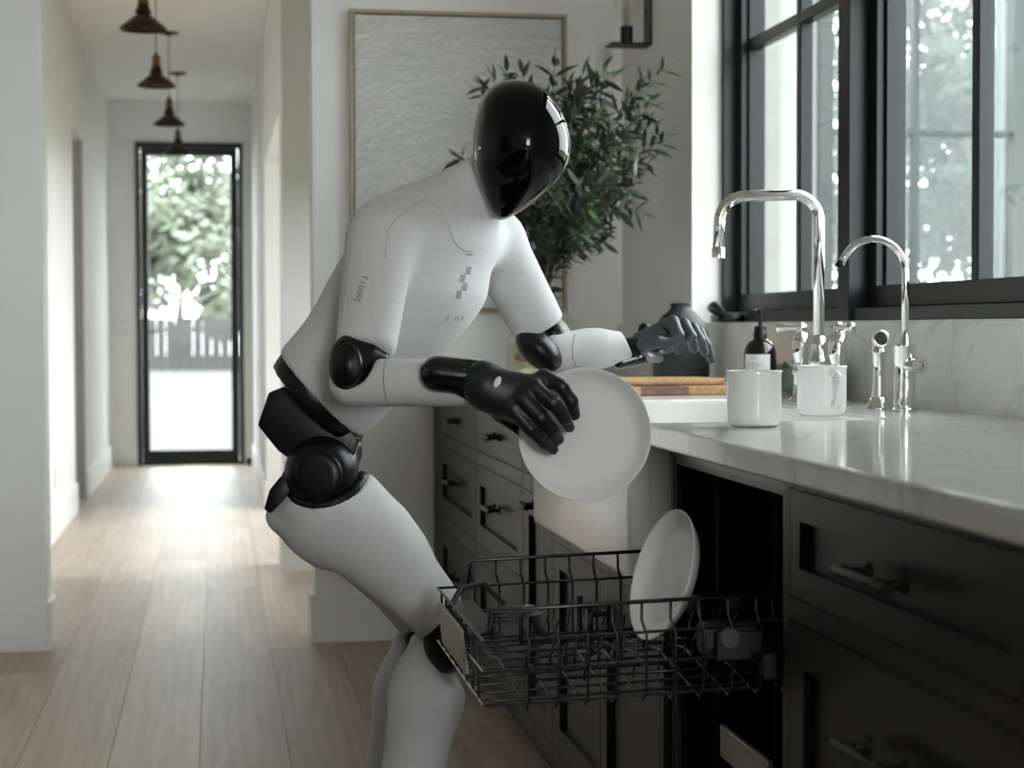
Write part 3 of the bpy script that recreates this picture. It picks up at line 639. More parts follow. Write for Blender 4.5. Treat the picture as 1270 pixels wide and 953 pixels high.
e1 = pts[-1] + (pts[-1] - pts[-2]).normalized() * .012; pts.append(e1)
MB().tube(pts, .0068, 14).build('spout', 'chrome', ft, smooth=True)
MB().tube([e1, e1 + (e1 - pts[-2]).normalized() * .012], .0078, 14).build('outlet', 'joint_black', ft, smooth=True)
# soap bottle
c = Vector((1.225, 3.90, .911))
so = empty('soap_bottle', c, 'amber glass soap bottle with black pump and white paper label', 'bottle')
MB().lathe([(.0001, .001), (.034, .001), (.037, .006), (.037, .098), (.034, .113), (.026, .125), (.016, .131), (.0135, .134), (.0135, .14)], c, n=40).build('bottle_glass', 'amber_glass', so, smooth=True)
MB().lathe([(.0001, .004), (.0345, .004), (.0345, .085), (.0001, .085)], c, n=32).build('soap', 'walnut', so, smooth=True)
MB().lathe([(.0155, .134), (.0155, .148), (.0140, .150), (.0140, .160), (.009, .162), (.0045, .163), (.0045, .185), (.0075, .186), (.0085, .200), (.0001, .202)], c, n=24).build('pump', 'joint_black', so, smooth=True, auto=.7)
nz = -rt * Vector((1, 1, 0)); MB().tube([c + Vector((0, 0, .196)), c + nz * .022 + Vector((0, 0, .197)), c + nz * .032 + Vector((0, 0, .192))], [.005, .004, .003], 10).build('nozzle', 'joint_black', so, smooth=True)
lv, lf = [], []; a0 = math.atan2(-fw.y, -fw.x)
for k in range(17):
    a = a0 - 1.25 + k * 1.75 / 16
    for z in (.022, .098): lv.append(c + Vector((math.cos(a) * .0374, math.sin(a) * .0374, z)))
for k in range(16): lf.append((2 * k, 2 * k + 2, 2 * k + 3, 2 * k + 1))
lab = make('paper_label', lv, lf, 'label_paper', so, smooth=True)
STROKE = {'F': [[(0, 0), (0, 1), (.6, 1)], [(0, .52), (.5, .52)]], 'I': [[(.3, 0), (.3, 1)]], 'G': [[(.65, .82), (.5, 1), (.15, 1), (0, .8), (0, .2), (.15, 0), (.5, 0), (.65, .2), (.65, .45), (.35, .45)]],
          'U': [[(0, 1), (0, .2), (.15, 0), (.45, 0), (.6, .2), (.6, 1)]], 'R': [[(0, 0), (0, 1), (.45, 1), (.6, .85), (.6, .65), (.45, .5), (0, .5)], [(.3, .5), (.62, 0)]], 'E': [[(.6, 0), (0, 0), (0, 1), (.6, 1)], [(0, .52), (.5, .52)]],
          '0': [[(.15, 0), (.45, 0), (.6, .2), (.6, .8), (.45, 1), (.15, 1), (0, .8), (0, .2), (.15, 0)]], '3': [[(0, 1), (.45, 1), (.6, .85), (.6, .65), (.45, .53), (.2, .53)], [(.45, .53), (.6, .4), (.6, .15), (.45, 0), (0, 0)]], '.': [[(.25, 0), (.25, .08)]],
          'T': [[(0, 1), (.6, 1)], [(.3, 0), (.3, 1)]], 'A': [[(0, 0), (.3, 1), (.6, 0)], [(.12, .4), (.48, .4)]], 'L': [[(0, 1), (0, 0), (.55, 0)]]}
def label_text(txt, acen, z, h, name):
    m = MB(); w = h * .95; n_ = len(txt)
    for i, ch in enumerate(txt):
        for st in STROKE[ch]:
            P = []
            for (u, v) in st:
                s = (i - n_ / 2) * w + u * h * .9; a = acen + s / .0376; P.append(c + Vector((math.cos(a) * .0377, math.sin(a) * .0377, z + v * h)))
            m.tube(P, h * .07, 4)
    m.build(name, 'print_grey', lab)
label_text('RITUAL', a0 - .42, .070, .0085, 'print'); 
for (z_, h_) in ((.090, .16), (.060, .22)):      # illegible fine print: thin lines
    MB().tube([c + Vector((math.cos(a0 - .75 + k * h_) * .0377, math.sin(a0 - .75 + k * h_) * .0377, z_)) for k in range(4)], .0005, 4).build('fine_print', 'print_grey', lab)
# sage cloth
c = Vector((1.318, 3.86, .911))
cl = MB(); vs = []; n1, n2 = 40, 28; rr2 = random.Random(4)
for i in range(n1 + 1):
    t = i / n1; y = c.y - .20 + .40 * t; e_ = math.sin(math.pi * min(1, max(0, t)) ) ** .35 if 0 < t < 1 else 0.0
    for k in range(n2):
        a = 2 * math.pi * k / n2
        r = (.043 + .004 * math.sin(3 * a + t * 5) + .0035 * math.sin(7 * a - t * 9)) * max(e_, .02)
        vs.append(Vector((c.x + math.cos(a) * r * 1.05 + .006 * math.sin(t * 7), y, c.z + .042 + math.sin(a) * r * .95)))
fs = [(i * n2 + k, i * n2 + (k + 1) % n2, (i + 1) * n2 + (k + 1) % n2, (i + 1) * n2 + k) for i in range(n1) for k in range(n2)]
tw = empty('dish_cloth', c, 'rolled sage-green dish cloth lying behind the faucet against the backsplash', 'cloth')
cl.add(vs, fs).build('roll', 'towel_sage', tw, smooth=True)
f2 = MB(); f2.tube([(c.x - .02 + .01 * math.sin(k), c.y - .17 + k * .036, c.z + .066 + .008 * math.sin(k * 1.3)) for k in range(10)], [.012 + .004 * math.sin(k) for k in range(10)], 10); f2.build('fold', 'towel_sage', tw, smooth=True)
# cutting boards
cb = empty('cutting_board', (1.06, 4.2, .911), 'thick striped walnut and maple cutting board, undermost of the two', 'board', 'cutting boards')
ys = 4.06; xs = [.86, .93, .985, 1.10, 1.20, 1.30]; mt = ['walnut', 'maple', 'walnut', 'maple', 'maple']
for k in range(5): bx('strip', mt[k], cb, xs[k], xs[k + 1] - .0004, ys, ys + .36, .9112, .930, bevel=.0015)
cb2 = empty('cutting_board', (1.0, 4.3, .931), 'thin pale wooden board lying on top of the striped one', 'board', 'cutting boards')
m = MB(); pl = [(.84, 4.16), (1.17, 4.14), (1.215, 4.17), (1.26, 4.30), (1.22, 4.43), (.84, 4.45), (.82, 4.43), (.82, 4.18)]
m.prism([(x, y, .9315) for x, y in pl], (0, 0, .012)); m.build('board', 'maple', cb2, bevel=.004)
# black vase
c = Vector((1.262, 4.74, .911))
vz = empty('black_vase', c, 'matte black ceramic vase with narrow flared neck behind the reaching robot hand', 'vase')
MB().lathe([(.0001, .002), (.07, .002), (.077, .008), (.0785, .06), (.0785, .115), (.076, .145), (.066, .172), (.049, .193), (.034, .205), (.028, .213), (.0285, .222), (.031, .226), (.029, .2265), (.0255, .222), (.025, .21), (.045, .19), (.07, .15), (.07, .02), (.0001, .015)], c, n=48).build('vase_body', 'vase_black', vz, smooth=True)
# olive branches in glass vase
gc = at(676, 440, 5.22); gc.z = .911
gv = empty('glass_vase', gc, 'clear round glass vase of water on the worktop by the painting wall', 'vase')
gp = [(.0001, .004), (.10, .004), (.112, .015), (.115, .05), (.112, .12), (.095, .17), (.065, .205), (.048, .225), (.045, .25), (.052, .275)]
MB().lathe(gp, gc, n=48).build('vase_body', 'vase_glass', gv, smooth=True)
MB().lathe([(.0001, .006), (.098, .006), (.11, .016), (.113, .05), (.110, .115), (.0001, .115)], gc, n=48).build('water', 'vase_water', gv, smooth=True)
ol = empty('olive_branches', gc + Vector((0, 0, .01)), 'leafy dark green olive branches arranged in the glass vase', 'plant')
lm = bpy.data.meshes.new('leaf')
lv = [(0, 0, 0), (.25, .115, .012), (.25, 0, 0), (.25, -.115, .012), (.6, .12, .0), (.6, 0, -.02), (.6, -.12, .0), (1, 0, -.08)]
lf_ = [(0, 2, 1), (0, 3, 2), (1, 2, 5, 4), (2, 3, 6, 5), (4, 5, 7), (5, 6, 7)]
lm.from_pydata(lv, [], lf_); lm.materials.append(M['leaf_olive']); lm.shade_smooth()
lm2 = lm.copy(); lm2.materials.clear(); lm2.materials.append(M['leaf_fresh'])
mouth = gc + Vector((0, 0, .26)); leaves = []; rl = random.Random(11)
def leaf_at(p, d, n, L):
    d = d.normalized(); y = n.cross(d)
    y = y.normalized() if y.length > 1e-3 else Vector((0, 1, 0)); z = d.cross(y)
    leaves.append(Matrix(((d.x * L, y.x * L, z.x * L, p.x), (d.y * L, y.y * L, z.y * L, p.y), (d.z * L, y.z * L, z.z * L, p.z), (0, 0, 0, 1))))
def sprig(pts, r0, step, lsz, start=0.0, parent=None):
    rs = [r0 * (1 - .75 * i / (len(pts) - 1)) for i in range(len(pts))]
    b = MB().tube(pts, rs, 6).build('branch', 'bark', parent or ol, smooth=True)
    acc = 0; ang = rl.uniform(0, 3)
    tot = sum((pts[i + 1] - pts[i]).length for i in range(len(pts) - 1)); run = 0
    for i in range(len(pts) - 1):
        seg = pts[i + 1] - pts[i]; L = seg.length; t = seg.normalized()
        while acc < L:
            if run + acc > start * tot:
                p = pts[i] + t * acc; ang += 1.6
                s0 = t.orthogonal().normalized(); side = (Matrix.Rotation(ang, 3, t) @ s0)
                for s in (1, -1):
                    if rl.random() < .92: leaf_at(p, t * .75 + side * s * 1.0 + Vector((0, 0, -.12)), Vector((rl.gauss(0, .5), rl.gauss(0, .5), 1)), lsz * rl.uniform(.7, 1.15))
            acc += step * rl.uniform(.85, 1.15)
        acc -= L; run += L
    leaf_at(pts[-1], pts[-1] - pts[-2], Vector((0, 0, 1)), lsz * .9); return b
ends = [(688, 78, 5.2), (612, 100, 5.25), (648, 92, 5.4), (722, 95, 5.1), (748, 90, 5.4), (797, 102, 5.25), (806, 130, 5.0), (818, 178, 5.15), (775, 140, 5.45), (792, 208, 5.3), (768, 262, 5.1), (752, 300, 5.3),
        (566, 192, 5.5), (737, 150, 4.95), (722, 190, 5.0), (765, 175, 5.05), (640, 150, 5.5), (705, 120, 5.3), (735, 255, 5.0), (700, 250, 4.95), (650, 275, 5.35), (780, 240, 5.5), (710, 305, 5.1), (660, 320, 5.3)]
for (ex, ey, ed) in ends:
    E = at(ex, ey, ed); E.x = min(E.x, 1.30); s = mouth + Vector((rl.uniform(-.03, .03), rl.uniform(-.03, .03), -.20))
    mid = mouth.lerp(E, .45); mid.z += .10 * (1 if E.z > mouth.z + .2 else .5); mid.x = mouth.x + (E.x - mouth.x) * .3; mid.y = mouth.y + (E.y - mouth.y) * .3
    thr = mouth + Vector((rl.uniform(-.02, .02), rl.uniform(-.02, .02), 0))
    pts = [s, thr] + bez(thr, mid, E, 12)[1:]
    br = sprig(pts, .0042, .030, .074, .42)
    for k in range(5):
        i = rl.randint(5, 11); p = pts[i]; d = (pts[i + 1] - pts[i - 1]).normalized()
        o_ = Vector((rl.gauss(0, 1), rl.gauss(0, 1), rl.gauss(.2, .6))).normalized(); q = p + (d * .7 + o_ * .7) * rl.uniform(.09, .17)
        q.x = min(q.x, 1.33); q.y = min(q.y, 5.96)
        if k < 5: sprig([p, p.lerp(q, .5) + Vector((0, 0, .01)), q], .002, .024, .066, .05)
lw = [(m_ @ Vector((.5, 0, 0)), m_) for m_ in leaves]
ord_ = sorted(range(len(lw)), key=lambda i: (lw[i][0] - CAM).dot(fw))
rest = MB()
for j, i in enumerate(ord_):
    m_ = leaves[i]
    if j < 290:
        o = link(bpy.data.objects.new('leaf', lm2 if rl.random() < .10 else lm)); o.parent = ol
        mm = m_.copy(); mm.translation = m_.translation - ORG[ol]; o.matrix_local = mm
    else: rest.add([m_ @ Vector(v) for v in lv], lf_)
rl_o = rest.build('leaf_cluster', 'leaf_olive', ol, smooth=True); rl_o['kind'] = 'stuff'
MB().tube(bez(gc + Vector((-.088, -.03, .075)), gc + Vector((-.06, -.06, .06)), gc + Vector((.02, -.06, .14)), 8), .013, 8).build('wet_stem', 'vine_brown', ol, smooth=True)

# ------------------------------------------------------------------ wall things
pa = empty('relief_painting', (.75, BY - .03, 1.1), 'large pale textured plaster artwork in thin oak frame behind the robot', 'painting')
pA, pB = at(433, 8, 5.98), at(711, 15, 5.98); x0, x1, zt_ = pA.x, pB.x, (pA.z + pB.z) / 2; zb_ = 1.12; y1 = BY - .002; y0 = BY - .045
for a in ((x0, x0 + .012, y0, y1, zb_, zt_), (x1 - .012, x1, y0, y1, zb_, zt_), (x0 + .012, x1 - .012, y0, y1, zt_ - .012, zt_), (x0 + .012, x1 - .012, y0, y1, zb_, zb_ + .012)): bx('frame_bar', 'oak_frame', pa, *a)
bx('canvas', 'plaster_canvas', pa, x0 + .017, x1 - .017, y0 + .01, y1, zb_ + .017, zt_ - .017)
bx('backing', 'black_metal', pa, x0 + .012, x1 - .012, y1 - .012, y1 - .004, zb_ + .012, zt_ - .012)
sy = 5.66
sc_ = empty('wall_sconce', (WX, sy, 2.0), 'black iron wall sconce with bare clear bulb beside the window', 'lamp')
m = MB(); m.box(WX - .008, WX - .001, sy - .045, sy + .045, 1.99, 2.36); m.box(WX - .135, WX - .001, sy - .045, sy + .045, 1.985, 1.992)
m.build('bracket', 'black_metal', sc_, bevel=.002)
MB().lathe([(.0001, 0), (.0205, 0), (.0205, .055), (.018, .057), (.0001, .057)], (WX - .075, sy, 1.993), n=24).build('socket', 'black_metal', sc_, smooth=True, auto=.7)
b_ = MB().lathe([(.012, .055), (.014, .07), (.022, .085), (.036, .105), (.042, .13), (.038, .155), (.022, .172), (.0001, .178)], (WX - .075, sy, 1.993), n=28).build('bulb', 'bulb_glass', sc_, smooth=True)
MB().tube([(WX - .078, sy, 2.05), (WX - .082, sy, 2.10), (WX - .072, sy, 2.13), (WX - .068, sy, 2.10), (WX - .072, sy, 2.05)], .0015, 6).build('filament', 'brass_socket', b_)
MB().lathe([(.0001, 0), (.006, 0), (.006, .004), (.0001, .005)], (WX - .008, sy + .01, 2.10), (-1, 0, 0), 12).build('screw', 'black_metal', sc_, smooth=True)
names = ['dark bronze pendant lamp closest to the kitchen opening', 'second dark bronze pendant lamp along the hall ceiling', 'third dark bronze pendant lamp along the hall ceiling', 'dark bronze pendant lamp closest to the glazed hall door']
for k, (px, py, d) in enumerate(((178, 41, 7.27), (194, 102, 8.97), (210, 152, 10.67), (221, 193, 12.36))):
    c = at(px, py, d); c.z = 2.295
    pe = empty('pendant_lamp', c, names[k], 'lamp', 'pendant lamps in the hall')
    MB().lathe([(.095, .002), (.096, .0), (.097, .004), (.094, .010), (.062, .036), (.034, .058), (.028, .062), (.028, .066), (.034, .07), (.034, .078), (.027, .084), (.024, .10), (.020, .104)], c, n=36).build('shade', 'bronze', pe, smooth=True)
    MB().lathe([(.0001, .103), (.02, .103), (.024, .112), (.018, .125), (.022, .135), (.02, .15), (.009, .165), (.006, .175), (.0001, .176)], c, n=20).build('socket', 'brass_socket', pe, smooth=True)
    MB().lathe([(.0001, .0), (.018, .008), (.026, .028), (.018, .05), (.012, .065)], c + Vector((0, 0, .004)), n=18).build('bulb', 'bulb_glass', pe, smooth=True)
    MB().tube([c + Vector((0, 0, .17)), Vector((c.x, c.y, 2.845))], .0028, 6).build('cord', 'bronze', pe)
    MB().lathe([(.0001, -.022), (.012, -.022), (.02, -.012), (.062, -.006), (.064, 0), (.0001, 0)], (c.x, c.y, 2.8495), n=28).build('canopy', 'bronze', pe, smooth=True)
oy = (1.07 * 0 + 9.35); ou = empty('wall_outlet', (HL, oy, .31), 'small white outlet plate low on the hall wall', 'outlet')
bx('cover_plate', 'plastic_white', ou, HL + .0005, HL + .007, oy - .037, oy + .037, .25, .37, bevel=.002)
for z in (.285, .335): bx('socket', 'trim_paint', ou, HL + .006, HL + .009, oy - .016, oy + .016, z - .014, z + .014)
sw = empty('light_switch', (-.73, HE, 1.12), 'pale switch plate on the end wall beside the glazed door', 'switch')
bx('cover_plate', 'plastic_white', sw, -.79, -.665, HE - .007, HE - .0005, 1.03, 1.15, bevel=.002)
for x in (-.755, -.70): bx('rocker', 'trim_paint', sw, x - .016, x + .016, HE - .010, HE - .006, 1.06, 1.12)
ds = empty('door_stop', (.24, HE - .05, 0), 'tiny dark door stop on the floor beside the glazed door', 'door stop')
MB().lathe([(.0001, 0), (.018, 0), (.018, .03), (.022, .032), (.022, .05), (.0001, .052)], (.25, HE - .12, 0.0), n=16).build('stop_body', 'black_metal', ds, smooth=True)

# ------------------------------------------------------------------ robot: implicit surfaces meshed with surface nets
def V3(p): return np.array((p[0], p[1], p[2]), dtype=np.float64)
def cap(a, b, ra, rb):
    a, b = V3(a), V3(b); ab = b - a; L2 = ab @ ab
    def f(P):
        t = np.clip(((P - a) @ ab) / L2, 0, 1); return np.linalg.norm(P - a - t[..., None] * ab, axis=-1) - (ra + (rb - ra) * t)
    return f
def ell(c, ax, rad):
    """ellipsoid with unit axes ax (3 vectors) and radii"""
    c = V3(c); A = np.array([V3(v) for v in ax]); rad = np.array(rad)
    def f(P):
        q = (P - c) @ A.T; k0 = np.linalg.norm(q / rad, axis=-1); k1 = np.linalg.norm(q / rad ** 2, axis=-1) + 1e-9; return k0 * (k0 - 1) / k1
    return f
def slab(p, n):
    p, n = V3(p), V3(n); return lambda P: (P - p) @ n
def smin(k, *fs):
    def f(P):
        d = fs[0](P)
        for g in fs[1:]:
            e = g(P); h = np.clip(.5 + .5 * (e - d) / k, 0, 1); d = e * (1 - h) + d * h - k * h * (1 - h)
        return d
    return f
def smax(k, a, b):
    g = smin(k, lambda P: -a(P), lambda P: -b(P)); return lambda P: -g(P)
def mesh_sdf(f, lo, hi, h):
    lo, hi = np.array(lo), np.array(hi); n = np.ceil((hi - lo) / h).astype(int) + 1
    gx, gy, gz = [lo[i] + h * np.arange(n[i]) for i in range(3)]
    F = np.empty(tuple(n))
    for i in range(n[0]):
        P = np.stack(np.meshgrid(gx[i:i + 1], gy, gz, indexing='ij'), -1); F[i] = f(P)[0]
    S = F < 0; acc = np.zeros(tuple(n - 1) + (3,)); cnt = np.zeros(tuple(n - 1))
    sl = lambda o, ax: slice(o, None if o else -1) if False else (slice(1, None) if o else slice(0, -1))
    for ax in range(3):
        oth = [a for a in range(3) if a != ax]
        for o1 in (0, 1):
            for o2 in (0, 1):
                ia = [None] * 3; ia[ax] = slice(0, -1); ia[oth[0]] = sl(o1, 0); ia[oth[1]] = sl(o2, 0); ib = list(ia); ib[ax] = slice(1, None)
                A, B = F[tuple(ia)], F[tuple(ib)]; cr_ = (A < 0) != (B < 0); t = np.where(cr_, A / np.where(cr_, A - B, 1), 0)
                acc[..., ax] += np.where(cr_, t, 0); acc[..., oth[0]] += np.where(cr_, o1, 0); acc[..., oth[1]] += np.where(cr_, o2, 0); cnt += cr_
    act = cnt > 0; idx = -np.ones(tuple(n - 1), int); idx[act] = np.arange(act.sum())
    ijk = np.argwhere(act); V = lo + h * (ijk + acc[act] / cnt[act][:, None]); faces = []
    for ax in range(3):
        u, w = (ax + 1) % 3, (ax + 2) % 3
        ia = [slice(1, -1)] * 3; ia[ax] = slice(0, -1); ib = list(ia); ib[ax] = slice(1, None)
        c_ = S[tuple(ia)] != S[tuple(ib)]; e = np.argwhere(c_); off = np.ones(3, int); off[ax] = 0; e = e + off
        if not len(e): continue
        sgn = S[tuple(e.T)]
        def g(du, dw): q = e.copy(); q[:, u] -= du; q[:, w] -= dw; return idx[tuple(q.T)]
        Q = np.stack([g(0, 0), g(1, 0), g(1, 1), g(0, 1)], 1); Q[~sgn] = Q[~sgn][:, ::-1]; faces.append(Q)
    return V, np.concatenate(faces)
def sdf_obj(name, f, pts, rad, h, material, parent):
    A = np.array([V3(p) for p in pts]); lo, hi = A.min(0) - rad, A.max(0) + rad
    V, Fc = mesh_sdf(f, lo, hi, h); og = V3(ORG[parent])
    me = bpy.data.meshes.new(name); me.vertices.add(len(V)); me.vertices.foreach_set('co', (V - og).ravel())
    me.loops.add(Fc.size); me.loops.foreach_set('vertex_index', Fc.ravel().astype(np.int32))
    me.polygons.add(len(Fc)); me.polygons.foreach_set('loop_start', np.arange(0, Fc.size, 4, dtype=np.int32)); me.polygons.foreach_set('loop_total', np.full(len(Fc), 4, dtype=np.int32))
    me.update(calc_edges=True); me.validate()
    b = bmesh.new(); b.from_mesh(me); bmesh.ops.recalc_face_normals(b, faces=b.faces)
    for _ in range(2): bmesh.ops.smooth_vert(b, verts=b.verts, factor=.4, use_axis_x=True, use_axis_y=True, use_axis_z=True)
    b.to_mesh(me); b.free(); me.shade_smooth(); me.materials.append(M[material])
    o = link(bpy.data.objects.new(name, me)); o.parent = parent; ORG[o] = ORG[parent]; return o
ft0 = at(510, 1180, 3.06); rob = empty('humanoid_robot', (ft0.x, ft0.y, 0), 'white-suited humanoid robot with glossy black visor bending over to load a plate', 'robot')
# torso frame
SR, SL = at(470, 303, 2.85), at(610, 306, 3.20)
Lx = (SL - SR).normalized()
A0, A1, A2, A3 = at(402, 488, 3.0), at(455, 428, 3.0), at(520, 340, 3.0), at(543, 292, 3.0)
U = (A3 - A0); U = (U - Lx * U.dot(Lx)).normalized(); D = U.cross(Lx).normalized()
st = []
for (p, w_, d_) in ((A0, .118, .096), (A0.lerp(A1, .5), .118, .098), (A1, .118, .100), (A1.lerp(A2, .33), .128, .106), (A1.lerp(A2, .66), .143, .112), (A2, .155, .112), (A3, .150, .092)):
    st.append(ell(p, (Lx, D, U), (w_, d_, .085)))
tors = smin(.03, *st)
yoke = cap(at(482, 292, 2.88), at(606, 298, 3.18), .060, .060)
neck = cap(at(558, 274, 3.0), at(624, 206, 2.985), .064, .045)
trapz = cap(at(482, 284, 2.90), at(570, 246, 2.98), .045, .046)
armN = cap(at(472, 300, 2.845), at(452, 442, 2.765), .056, .047)
armF = cap(at(614, 304, 3.19), at(676, 420, 3.225), .056, .048)
EN0, EN1 = at(472, 300, 2.845), at(454, 437, 2.768)
EF0, EF1 = at(614, 304, 3.19), at(670, 410, 3.22)
ctn = slab(EN1, (EN1 - EN0).normalized()); ctf = slab(EF1, (EF1 - EF0).normalized())
armN_c = smax(.012, armN, ctn); armF_c = smax(.012, armF, ctf)
q0, q1 = at(357, 448, 3.0), at(447, 546, 3.0); cutn = (q1 - q0).normalized().cross(fw); cutn = cutn if cutn.dot(-rt) > 0 else -cutn
cutn = cutn.normalized(); low = slab(q0, cutn)
body_ = smin(.035, tors, yoke, trapz, neck)
suit_f = smin(.022, smax(.008, body_, low), armN_c, armF_c)
suit = sdf_obj('suit', suit_f, [A0, SR, SL, at(640, 190, 3), EN1, EF1], .16, .006, 'suit', rob)
suit['label'] = 'white knitted fabric suit'
base_f = smax(.004, lambda P: body_(P) + .004, lambda P: np.maximum(low(P) - .024, -low(P) - .01))
sdf_obj('waist_band', base_f, [A0], .17, .006, 'joint_black', rob)
# head: egg with glossy black visor, pale rim behind
rows = [(99, 641, 1), (103, 640, 20), (112, 641, 34), (125, 643, 45), (142, 646, 52.5), (162, 648, 58.5), (182, 648.5, 60.5), (200, 647.5, 58.5), (216, 644.5, 53.5), (232, 640.5, 44.5), (246, 635, 33.5), (258, 629.5, 22.5), (266, 625.5, 13), (271, 622.5, 4)]
HD = 2.93
def egg(scale, dz, name, mtl, shift=(0, 0)):
    vs = []; n = 56; s = HD / FPX
    cy_ = 182
    for (y, x, w_) in rows:
        yy = cy_ + (y - cy_) * scale; c = at(x + shift[0], yy + shift[1], HD + dz); r = w_ * s * scale
        for k in range(n):
            a = 2 * math.pi * k / n; ca, sa = math.cos(a), math.sin(a)
            dd = r * 1.18 if sa > 0 else r * 1.28
            sx = math.copysign(abs(ca) ** .94, ca); sz = math.copysign(abs(sa) ** .94, sa)
            vs.append(c + rt * sx * r + (fw * Vector((1, 1, 0))).normalized() * sz * dd)
    m_ = len(rows); fs = [(i * n + k, i * n + (k + 1) % n, (i + 1) * n + (k + 1) % n, (i + 1) * n + k) for i in range(m_ - 1) for k in range(n)]
    fs += [tuple(range(n)), tuple((m_ - 1) * n + k for k in range(n - 1, -1, -1))]
    o = make(name, vs, fs, mtl, rob, smooth=True)
    b = bmesh.new(); b.from_mesh(o.data); bmesh.ops.recalc_face_normals(b, faces=b.faces); b.to_mesh(o.data); b.free()
    sb = o.modifiers.new('subdivision', 'SUBSURF'); sb.levels = 1; sb.render_levels = 2; return o
egg(1.0, 0, 'visor', 'visor')['label'] = 'glossy black face visor'
egg(1.015, .022, 'head_shell', 'hood', (-2.0, .6))
MB().lathe([(.0001, .003), (.0028, .0026), (.0032, -.006)], at(596, 184, HD - .052), (-fw - rt * .9).normalized(), 12).build('ear_light', 'sensor_white', rob)
# decals on the suit, laid on the surface
def bvh_of(o):
    vs = [v.co + ORG[o] for v in o.data.vertices]; return BVHTree.FromPolygons(vs, [tuple(p.vertices) for p in o.data.polygons])
BS = bvh_of(suit)
def hit(px, py, tree_, off=.0006):
    d = (at(px, py, 1) - CAM).normalized(); r = tree_.ray_cast(CAM, d)
    if r[0] is None: return None
    nn = r[1] if r[1].dot(d) < 0 else -r[1]
    return r[0] + nn * off
def on_surface(pts, tree_, r, name, mtl, parent, sub=6, off=.0003, mb=None):
    q = []
    for i in range(len(pts) - 1):
        for k in range(sub): t = k / sub; q.append((pts[i][0] * (1 - t) + pts[i + 1][0] * t, pts[i][1] * (1 - t) + pts[i + 1][1] * t))
    q.append(pts[-1]); w_ = [hit(a, b, tree_, off) for a, b in q]; w_ = [p for p in w_ if p is not None]
    if len(w_) < 2: return None
    m_ = mb or MB(); m_.tube(w_, r, 6)
    if mb is None: return m_.build(name, mtl, parent, smooth=True)
def spl(pts, n=5):
    out = []; P = [pts[0]] + list(pts) + [pts[-1]]
    for i in range(1, len(P) - 2):
        for k in range(n):
            t = k / n; out.append(tuple(.5 * (2 * P[i][j] + (P[i + 1][j] - P[i - 1][j]) * t + (2 * P[i - 1][j] - 5 * P[i][j] + 4 * P[i + 1][j] - P[i + 2][j]) * t * t + (3 * P[i][j] - P[i - 1][j] - 3 * P[i + 1][j] + P[i + 2][j]) * t ** 3) for j in (0, 1)))
    out.append(tuple(pts[-1])); return out
on_surface(spl([(488, 238), (520, 238), (540, 252), (554, 275), (563, 298), (575, 310), (590, 311), (600, 308)]), BS, .0013, 'neck_seam', 'seam', suit, 2)
on_surface(spl([(532, 243), (508, 258), (490, 273), (481, 290), (478, 320)]), BS, .0010, 'shoulder_seam', 'seam', suit, 2)
on_surface(spl([(442, 288), (436, 320), (430, 360), (425, 398)]), BS, .0011, 'sleeve_seam', 'seam', suit, 2)
def decal_quad(mb, cs, tree_, off=.0008, n=3):
    g = []
    for i in range(n + 1):
        for j in range(n + 1):
            u, v = i / n, j / n; x = (cs[0][0] * (1 - u) + cs[1][0] * u) * (1 - v) + (cs[3][0] * (1 - u) + cs[2][0] * u) * v; y = (cs[0][1] * (1 - u) + cs[1][1] * u) * (1 - v) + (cs[3][1] * (1 - u) + cs[2][1] * u) * v
            h_ = hit(x, y, tree_, off)
            if h_ is None: return
            g.append(h_)
    mb.add(g, [(i * (n + 1) + j, i * (n + 1) + j + 1, (i + 1) * (n + 1) + j + 1, (i + 1) * (n + 1) + j) for i in range(n) for j in range(n)])
for (x, y) in ((579.8, 331.0), (572.8, 340.8), (575.2, 351.2), (567.8, 361.0)):
    mb = MB(); decal_quad(mb, [(x - 1.2, y), (x + 4.6, y), (x + 2.8, y + 9.6), (x - 3.0, y + 9.6)], BS); mb.build('emblem_block', 'print_grey', suit)
mb = MB(); decal_quad(mb, [(577, 314.6), (586, 314.6), (586, 317), (577, 317)], BS); mb.build('collar_tag', 'print_grey', suit)
def text_px(txt, o, ux, uy, h, tree_, r, mtl, name, parent):
    mb = MB(); adv = h * .95
    for i, ch in enumerate(txt):
        for s_ in STROKE[ch]:
            on_surface([(o[0] + ux[0] * (i * adv + u * h * .85) + uy[0] * v * h, o[1] + ux[1] * (i * adv + u * h * .85) + uy[1] * v * h) for (u, v) in s_], tree_, r, None, None, None, 3, .0003, mb)
    return mb.build(name, mtl, parent, smooth=True)
text_px('FIGURE', (449.6, 343), (-.31, .95), (1.0, .22), 6.2, BS, .0006, 'print_dark', 'sleeve_lettering', suit)
text_px('F.03', (553, 399), (1, -.06), (.18, -1), 6.0, BS, .00045, 'print_grey', 'chest_lettering', suit)
